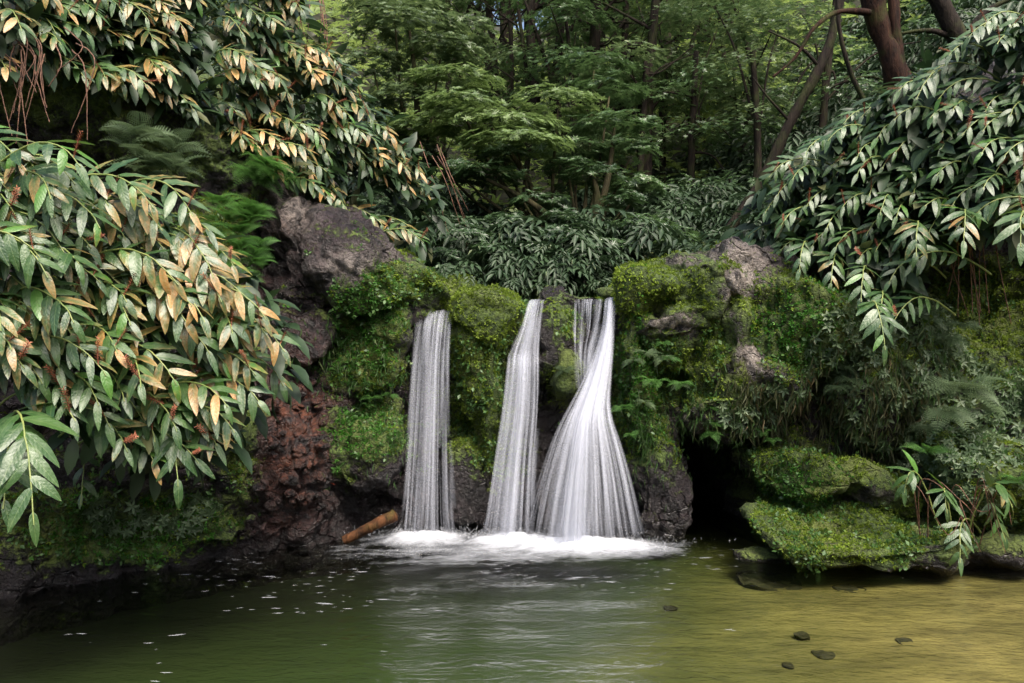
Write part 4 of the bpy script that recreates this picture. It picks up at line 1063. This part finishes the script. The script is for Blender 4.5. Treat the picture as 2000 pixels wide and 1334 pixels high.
for (x_, y_, Yd, lab) in [(885, 597, 7.75, 'red fallen leaf on the crest left of the mossy head'), (868, 592, 7.8, 'second red fallen leaf on the crest near the left fall'), (1408, 583, 7.05, 'orange fallen leaf on the mossy right rock'), (1772, 1066, 6.35, 'small red fallen leaf on the pale stone at the right'), (655, 948, 7.0, 'red fallen leaf stuck to the left wall')]:
    V, F = rhomb(.45, .06, .1); o = add_obj('fallen_leaf', make_mesh('fallen_leaf', V*.07, F, M_RED, smooth=False), loc=at(x_, y_, Yd)); o.rotation_euler = (.5, .3, x_); tag(o, lab, 'leaf')
print('small things done')

# ------------------------------------------------------------------ trees and shrubs
def pads(padlist, per, tmpl, size, mat, parent, seed, name='crown', thick=.5, rng=None):
    """crown built of flat cushions of leaf rosettes: (x, y, z, rx, ry, rz)"""
    rng = np.random.default_rng(seed); Ps, Ns = [], []
    for (x_, y_, z_, rx, ry, rz) in padlist:
        n = int(per*(rx*ry+rx*rz)*4); d = rand_dirs(n, rng); d[:, 2] = np.where(d[:, 2] < -.3, -d[:, 2]*.5, d[:, 2])
        rr = rng.uniform(.55, 1.0, n)**.6; lump = 1+.35*fbm(d*2.2+np.array([x_, y_, z_]), 2, seed)
        p = np.array([x_, y_, z_])+d*np.array([rx, ry, rz])*(rr*lump)[:, None]
        keep = fbm(p*3.2/(1 if rx < 2 else 2), 2, seed+3) > -.30
        Ps.append(p[keep]); Ns.append(nrm(d*.5+np.array([0, 0, .9]))[keep])
    P_, N_ = np.concatenate(Ps), np.concatenate(Ns)
    V, F, r = scatter(tmpl, P_, N_, size*rng.uniform(.7, 1.25, len(P_)), rng, .45)
    o = add_obj(name, make_mesh(name, V-np.array(parent.location), F, mat, {'rnd': r}, smooth=False), parent); o['kind'] = 'stuff'
    return len(F)
TOT = 0
def tree(label, trunk, radii, branches, padlist, per, tmpl, size, mat, bark, seed, name='tree', cat='tree', group=None, rough=.25):
    """trunk, branches: lists of world points"""
    global TOT
    root = empty(name, np.array(trunk[0])); tag(root, label, cat, group)
    n = 30; P_ = spline(trunk, n); V, F = tube(P_, np.interp(np.linspace(0, 1, n), np.linspace(0, 1, len(radii)), radii), 10, rough, seed)
    part('trunk', V, F, bark, root)
    for pts, r in branches:
        Q = spline(pts, 18); V, F = tube(Q, np.linspace(r, r*.35, 18), 6, rough, seed+3); part('branch', V, F, bark, root)
    if padlist: TOT += pads(padlist, per, tmpl, size, mat, root, seed)
    return root
def PX(px, py, Yd): return tuple(at(px, py, Yd))
def pad_px(px, py, w, h, Yd, dy=.8):
    p = at(px, py, Yd); return (p[0], p[1], p[2], w/2*Yd/FPX, dy, h/2*Yd/FPX)
# the tiered shrub in the middle
def shrub(label, base, padspx, Yd, per, size, mat, seed, bark=M_BARKPALE, r=.06, tmpl=ROS, cat='shrub', name='shrub', dy=.6):
    b0 = np.array(PX(*base)); pl = [pad_px(a, b_, w, h, Yd+c, dy) for a, b_, w, h, c in padspx]
    big_ = pl[0]; top_ = np.array(big_[:3])
    br = []
    for k, p in enumerate(pl[1:]):
        q_ = np.array(p[:3]); m = b0*.45+q_*.55+np.array([0, .1, -.15+.1*math.sin(k*2.3)]); br.append(([b0+np.array([.05*math.sin(k), 0, .05]), m, q_-np.array([0, 0, p[5]*.3])], r*.55))
    return tree(label, [b0, b0*.5+top_*.5+np.array([.1, 0, .1]), top_], [r, r*.7, r*.3], br, pl, per, tmpl, size, mat, bark, seed, name=name, cat=cat)
shrub('bright tiered shrub spreading over the middle of the gap', (1070, 480, 10.6), [(960, 250, 300, 60, 0), (880, 165, 200, 50, .4), (1090, 205, 190, 50, .3), (820, 260, 160, 60, .3), (1010, 285, 220, 50, -.2), (900, 210, 170, 40, -.1)], 10.2, 240, .085, M_SHRUBLIT, 301)
shrub('tiered green shrub at the upper left of the gap', (800, 400, 10.8), [(800, 60, 240, 90, 0), (770, 20, 200, 60, .3), (730, 130, 150, 70, .2), (860, 105, 160, 60, .1), (790, 200, 150, 60, .1), (920, 70, 120, 60, .6)], 10.6, 190, .088, M_SHRUB, 302)
shrub('grey-green shrub right of the bright tiered shrub', (1140, 500, 10.4), [(1200, 250, 200, 60, 0), (1190, 180, 170, 60, .4), (1230, 300, 150, 60, .2), (1120, 300, 170, 50, .1), (1245, 370, 110, 60, .1), (1160, 130, 160, 50, .8)], 10.6, 150, .095, M_FINE, 303)
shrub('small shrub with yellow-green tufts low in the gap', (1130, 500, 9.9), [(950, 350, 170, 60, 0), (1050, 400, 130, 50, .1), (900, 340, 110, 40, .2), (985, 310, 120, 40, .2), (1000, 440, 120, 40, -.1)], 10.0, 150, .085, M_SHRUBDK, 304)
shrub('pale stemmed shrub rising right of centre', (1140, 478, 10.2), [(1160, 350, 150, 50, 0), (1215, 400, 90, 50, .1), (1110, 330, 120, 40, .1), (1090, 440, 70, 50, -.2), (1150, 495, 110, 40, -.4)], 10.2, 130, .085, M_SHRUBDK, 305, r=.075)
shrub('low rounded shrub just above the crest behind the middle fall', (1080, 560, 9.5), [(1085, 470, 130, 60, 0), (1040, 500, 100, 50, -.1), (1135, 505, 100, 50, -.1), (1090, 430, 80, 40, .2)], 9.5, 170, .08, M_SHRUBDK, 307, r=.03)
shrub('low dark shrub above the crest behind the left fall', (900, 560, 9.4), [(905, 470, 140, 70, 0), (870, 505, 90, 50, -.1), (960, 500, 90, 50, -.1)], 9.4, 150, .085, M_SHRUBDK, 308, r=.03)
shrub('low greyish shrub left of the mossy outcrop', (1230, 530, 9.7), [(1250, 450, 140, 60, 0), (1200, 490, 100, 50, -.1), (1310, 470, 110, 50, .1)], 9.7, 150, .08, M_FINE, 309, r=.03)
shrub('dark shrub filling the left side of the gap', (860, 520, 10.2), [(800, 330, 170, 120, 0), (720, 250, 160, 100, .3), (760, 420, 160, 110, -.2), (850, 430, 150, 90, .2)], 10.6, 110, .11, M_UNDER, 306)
# dark undergrowth of ginger and seedlings behind the crest
def understory(label, padspx, Yd, per, size, mat, tmpl, seed, dy=.5):
    pl = [pad_px(a, b_, w, h, Yd+c, dy) for a, b_, w, h, c in padspx]
    root = empty('undergrowth', np.array(pl[0][:3])); root['kind'] = 'stuff'; root['label'] = label
    global TOT; TOT += pads(pl, per, tmpl, size, mat, root, seed, name='foliage')
def fan():
    out = []; V_, F_ = rhomb(.30, .05, .22)
    for k in range(7):
        f = .12+.14*k; sg = 1 if k % 2 else -1; a = sg*(1.05-.5*f) if k < 6 else 0.0
        d = nrm(np.array([math.sin(a), math.cos(a), -.25-.35*f])); M = frames(d[None], np.array([[0, .2, 1.]]))[0]
        out.append(((V_*.52)@M.T+np.array([0, f, -.45*f*f]), F_))
    return cat_meshes(out)
LANC = fan()
rng = np.random.default_rng(44)
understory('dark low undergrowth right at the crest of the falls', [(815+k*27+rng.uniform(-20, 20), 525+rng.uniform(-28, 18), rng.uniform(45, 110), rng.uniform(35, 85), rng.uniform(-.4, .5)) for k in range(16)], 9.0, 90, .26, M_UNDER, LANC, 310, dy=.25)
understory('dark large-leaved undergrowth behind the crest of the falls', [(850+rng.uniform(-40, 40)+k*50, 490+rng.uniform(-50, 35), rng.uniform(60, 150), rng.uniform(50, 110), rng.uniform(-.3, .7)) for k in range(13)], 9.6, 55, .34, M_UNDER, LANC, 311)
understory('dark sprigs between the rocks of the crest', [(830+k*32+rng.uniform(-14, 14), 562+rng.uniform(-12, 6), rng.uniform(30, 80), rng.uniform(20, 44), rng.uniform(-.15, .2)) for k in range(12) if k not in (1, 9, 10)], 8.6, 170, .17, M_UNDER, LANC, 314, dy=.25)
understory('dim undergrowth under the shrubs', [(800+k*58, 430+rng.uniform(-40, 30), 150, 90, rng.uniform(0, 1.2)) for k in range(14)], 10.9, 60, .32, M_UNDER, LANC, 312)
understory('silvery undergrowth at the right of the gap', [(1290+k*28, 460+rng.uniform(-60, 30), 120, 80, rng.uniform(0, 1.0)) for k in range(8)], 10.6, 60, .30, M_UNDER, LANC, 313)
# right side: finely leaved glittering trees
def fine_tree(label, base, mid, topp, Yd, padspx, seed, mat=M_FINE, per=60, size=.066, r=.07, bark=M_BARK, extra=(), dy=.9, tmpl=ROS5, group=None):
    pl = [pad_px(a, b_, w, h, Yd+c, dy) for a, b_, w, h, c in padspx]
    br = []
    b0, m0, t0_ = np.array(PX(*base)), np.array(PX(*mid)), np.array(PX(*topp))
    for k, p in enumerate(pl):
        q_ = np.array(p[:3]); s0 = m0*(1-.1*(k % 4))+t0_*.1*(k % 4); br.append(([s0, s0*.5+q_*.5+np.array([0, 0, .25]), q_], r*.35))
    br += [([PX(*q_) for q_ in e[0]], e[1]) for e in extra]
    return tree(label, [b0, m0, t0_], [r, r*.8, r*.6], br, pl, per, tmpl, size, mat, bark, seed, group=group)
fine_tree('finely leaved tree with a slim dark trunk right of the gap', (1355, 470, 12.5), (1350, 320, 12.5), (1360, 100, 12.5), 12.3, [(1380, 180, 260, 130, 0), (1330, 280, 200, 110, .3), (1430, 270, 200, 120, -.2), (1400, 60, 300, 120, .3), (1350, 390, 220, 120, .2), (1440, 380, 160, 110, 0)], 321, per=75)
fine_tree('light green bushy tree left of the leaning trunk', (1470, 470, 11.6), (1480, 300, 11.6), (1470, 100, 11.6), 11.6, [(1460, 150, 200, 110, .1), (1520, 60, 220, 110, 0), (1400, 20, 220, 90, .4), (1480, 240, 180, 100, .2)], 322, mat=M_SHRUB, per=80, size=.062)
fine_tree('leafy tree behind the big red-brown trunk', (1600, 400, 12.0), (1610, 200, 12.0), (1640, -60, 12.0), 11.9, [(1600, 110, 180, 130, 0), (1560, 20, 220, 120, .3), (1640, 200, 160, 110, .1), (1540, 200, 130, 90, 0), (1800, 80, 180, 130, .3), (1790, 190, 120, 90, 0)], 323, per=75)
tree('big red-brown twin trunk at the upper right', [PX(1768, 240, 8.9), PX(1745, 130, 8.8), PX(1715, 40, 8.8), PX(1690, -80, 8.8)], [.165, .13, .12, .115],
     [([PX(1752, 150, 8.8), PX(1748, 40, 8.75), PX(1745, -90, 8.8)], .10), ([PX(1700, 25, 8.7), PX(1640, 22, 8.7), PX(1590, 55, 8.6), PX(1555, 110, 8.6), PX(1510, 150, 8.6)], .035)], None, 0, ROS, .1, M_FINE, M_BARKRED, 331, rough=.6)
tree('mossy leaning trunk crossing the right of the gap', [PX(1425, 450, 9.9), PX(1490, 350, 9.9), PX(1550, 225, 9.9), PX(1615, 100, 9.9), PX(1650, -40, 9.9)], [.075, .07, .065, .06, .05],
     [([PX(1545, 240, 9.9), PX(1500, 190, 9.8), PX(1470, 150, 9.8)], .02), ([PX(1600, 130, 9.9), PX(1560, 90, 9.8), PX(1500, 60, 9.8)], .025)], None, 0, ROS, .1, M_FINE, M_BARK, 332)
tree('dark leaning trunk in the top right corner', [PX(1905, 130, 9.2), PX(1870, 70, 9.2), PX(1820, -30, 9.2)], [.12, .11, .10], [([PX(1880, 80, 9.2), PX(1820, 60, 9.2), PX(1760, 65, 9.2)], .04), ([PX(1895, 60, 9.2), PX(1930, 20, 9.2), PX(1990, -10, 9.2)], .05)], None, 0, ROS, .1, M_FINE, M_BARK, 333)
tree('thin arching stem beside the big red-brown trunk', [PX(1700, 215, 9.4), PX(1665, 150, 9.4), PX(1640, 60, 9.4), PX(1635, -30, 9.4)], [.03, .028, .025, .02], [], None, 0, ROS, .1, M_FINE, M_BARK, 334)
# dark forest trunks in the middle, bright woods far behind
G0 = 'dark slender trunks in the forest gap'
rng = np.random.default_rng(77)
TR = [(1045, 175, 1040, -30, 13.5, .13, 'dark forked trunk just left of the middle of the gap'), (1085, 160, 1105, -30, 13.5, .11, 'dark trunk leaning right in the middle of the gap'), (1155, 150, 1165, -40, 13.2, .15, 'straight thick dark trunk in the middle of the gap'), (1210, 180, 1222, -40, 13.6, .10, 'dark trunk right of the straight thick one'),
      (1262, 330, 1285, -40, 12.6, .13, 'tall dark trunk at the right of the tiered shrubs'), (1250, 340, 1262, 120, 12.4, .08, 'dark trunk beside the tall dark trunk'), (960, 80, 955, -40, 14.5, .08, 'slim trunk above the bright tiered shrub'), (930, 70, 940, -40, 15, .06, 'slimmest trunk at the left of the bright gap'), (1000, 140, 990, -40, 14, .06, 'crooked slim trunk left of the forked trunk')]
for k, (x0_, y0_, x1_, y1_, Yd, r_, lab) in enumerate(TR):
    bps = []
    for q_ in range(5):
        f = rng.uniform(.25, .9); sx_ = x0_+(x1_-x0_)*f; sy_ = y0_+(y1_-y0_)*f; sd = rng.choice([-1, 1])
        bps.append(([PX(sx_, sy_, Yd), PX(sx_+sd*30, sy_-20+rng.uniform(-25, 25), Yd), PX(sx_+sd*rng.uniform(60, 110), sy_-rng.uniform(10, 80), Yd)], r_*.28))
    tree(lab, [PX(x0_-3, y0_+60, Yd), PX(x0_, y0_, Yd), PX((x0_+x1_)/2+rng.uniform(-8, 8), (y0_+y1_)/2, Yd), PX(x1_, y1_, Yd)], [r_*.75, r_*.66, r_*.6, r_*.5], bps, [pad_px(x1_+rng.uniform(-60, 60), -90, 200, 60, Yd, 1.2)], 22, ROS5, .11, M_FINE, M_BARK, 340+k)
for k in range(16):
    x0_ = rng.uniform(860, 1500); Yd = rng.uniform(16, 24)
    xw, yw = (x0_-1000)/FPX*Yd, Yd; g_ = float(ground(np.array([xw]), np.array([yw]))[0]); h_ = rng.uniform(7, 10)
    pl = [(xw+rng.normal(0, .9), yw+rng.normal(0, .8), g_+rng.uniform(.35, 1.0)*h_, rng.uniform(.8, 1.5), rng.uniform(.8, 1.3), rng.uniform(.35, .7)) for _ in range(6)]
    br = [([(xw, yw, g_+h_*.3), ((xw+p[0])/2, (yw+p[1])/2, p[2]-.5), p[:3]], .035) for p in pl]
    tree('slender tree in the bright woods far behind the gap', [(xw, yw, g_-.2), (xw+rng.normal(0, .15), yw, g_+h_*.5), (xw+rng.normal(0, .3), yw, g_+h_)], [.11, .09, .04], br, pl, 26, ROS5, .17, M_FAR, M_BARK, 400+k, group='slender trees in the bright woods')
for k in range(13):
    px0 = 880+k*48+float(rng.uniform(-20, 20)); Yd = float(rng.uniform(12.5, 16)); xw = (px0-1000)/FPX*Yd; g_ = float(ground(np.array([xw]), np.array([Yd]))[0]); top_ = CH+(667+40)/FPX*Yd; h_ = top_-g_
    pl = [(xw+rng.normal(0, .55), Yd+rng.normal(0, .4), g_+rng.uniform(.30, 1.0)*h_, rng.uniform(.5, .95), rng.uniform(.5, .8), rng.uniform(.22, .42)) for _ in range(8)]
    br = [([(xw, Yd, p[2]-.7), ((xw+p[0])/2, (Yd+p[1])/2, p[2]-.35), p[:3]], .022) for p in pl]
    tree(['mid green bushy tree in the wall of woods behind the gap', 'fine leaved greyish green tree in the wall of woods behind the gap'][k % 2], [(xw, Yd, g_-.2), (xw+rng.normal(0, .2), Yd, g_+h_*.5), (xw+rng.normal(0, .35), Yd, g_+h_)], [.055, .045, .02], br, pl, 75, ROS5, .078, [M_SHRUB, M_FINE][k % 2], M_BARK, 600+k, group='trees in the wall of woods')
# far wooded slope that closes the view
n = 17000; rng = np.random.default_rng(88)
fx = rng.uniform(-16, 16, n); fy = rng.uniform(13, 34, n); fz = ground(fx, fy)+np.abs(rng.normal(0, .8, n))+.35*fbm(np.stack([fx*.6, fy*.6, fx*0], 1), 4, 8)
V, F, r = scatter(ROS5, np.stack([fx, fy, fz], 1), np.tile([0, -.3, 1.], (n, 1)), rng.uniform(.14, .3, n), rng, .7)
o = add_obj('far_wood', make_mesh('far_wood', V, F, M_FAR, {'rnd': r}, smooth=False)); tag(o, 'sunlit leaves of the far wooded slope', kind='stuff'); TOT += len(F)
# leaves of the slopes directly behind the ginger, left and right
for (x0_, x1_, lab, sd) in [(-9, -1.2, 'leafy cover of the left slope', 1), (2.0, 9, 'leafy cover of the right slope', 2)]:
    n = 5000; rng = np.random.default_rng(90+sd); fx = rng.uniform(x0_, x1_, n); fy = rng.uniform(8.2, 15, n); fz = ground(fx, fy)+np.abs(rng.normal(0, .25, n))
    V, F, r = scatter(LANC, np.stack([fx, fy, fz], 1), np.tile([0, -.4, 1.], (n, 1)), rng.uniform(.25, .42, n), rng, .5)
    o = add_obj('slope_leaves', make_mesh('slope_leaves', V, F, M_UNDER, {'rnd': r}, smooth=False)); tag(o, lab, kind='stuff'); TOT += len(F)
print('foliage', TOT, 'gingers', NG)

# wooded slope behind and beside the viewer: unseen, added to block low sky and keep light from above
a = np.linspace(math.radians(150), math.radians(390), 90); rr = np.linspace(11, 26, 24)
A, R_ = np.meshgrid(a, rr); X, Y = (np.cos(A)*R_).ravel(), (np.sin(A)*R_*1.0-2).ravel(); Z = np.clip(R_.ravel()-12, -1, 40)*.55
i = np.arange(len(rr)-1)[:, None]*90; j = np.arange(89)[None]; F = np.stack([i+j, i+j+1, i+91, i+90], -1) if False else np.stack([i+j, i+j+1, i+90+j+1, i+90+j], -1)
Vg = np.stack([X, Y, Z+.5*fbm(np.stack([X*.5, Y*.5, X*0], 1), 3, 2)], 1)
o = add_obj('unseen_slope', make_mesh('unseen_slope', Vg, F.reshape(-1, 4), M_HILL)); o['kind'] = 'structure'
P_, N_ = sample_mesh(Vg, F.reshape(-1, 4), 9000, np.random.default_rng(4)); P_[:, 2] += np.abs(np.random.default_rng(5).normal(0, 1.2, len(P_)))
V, F, r = scatter(ROS5, P_, np.tile([0, 0, 1.], (len(P_), 1)), .5, np.random.default_rng(6), .8)
o = add_obj('unseen_wood', make_mesh('unseen_wood', V, F, M_SHRUBDK, {'rnd': r}, smooth=False)); tag(o, 'leafy slope behind the viewer', kind='stuff')

# labels: where several share one, say which it is by its place among them
ORD = ['', '', 'second', 'third', 'fourth', 'fifth', 'sixth', 'seventh', 'eighth', 'ninth', 'tenth', 'eleventh', 'twelfth', 'thirteenth', 'fourteenth', 'fifteenth', 'sixteenth', 'seventeenth', 'eighteenth', 'nineteenth', 'twentieth']
by = {}
for o in COL.objects:
    if o.parent is None and 'category' in o and 'label' in o: by.setdefault(o['label'], []).append(o)
bpy.context.view_layer.update()
def centre(o):
    ms = [c for c in o.children if c.name.startswith('leaf')] or [c for c in o.children if c.type == 'MESH'] or [o]
    V_ = np.mean([c.matrix_world @ (Vector(c.bound_box[0])+Vector(c.bound_box[6]))*.5 for c in ms], axis=0); return V_
def phrase(k, n, lo, hi, side):
    if k == 0: return lo
    if k == n-1: return hi
    return (ORD[k+1]+' from '+side) if k < n/2 else ((ORD[n-k] if n-k < len(ORD) else 'next')+' from '+('right' if side == 'left' else 'the bottom'))
for lab, os_ in by.items():
    if len(os_) < 2: continue
    pts = np.array([centre(o) for o in os_]); u_, v_ = to_px(pts)
    rows_ = 1 if len(os_) <= 7 else (2 if len(os_) <= 16 else 3)
    order = np.argsort(v_); chunks = np.array_split(order, rows_)
    for ri, ch_ in enumerate(chunks):
        ch_ = sorted(ch_, key=lambda q_: u_[q_]); rn = ['', ''] if rows_ == 1 else None
        rowname = '' if rows_ == 1 else [' high', ' low'][ri] if rows_ == 2 else [' high', ' midway', ' low'][ri]
        for k, q_ in enumerate(ch_):
            os_[q_]['label'] = ' '.join(lab.split()[:11])+(','+rowname if rowname else '')+', '+phrase(k, len(ch_), 'leftmost', 'rightmost', 'left')
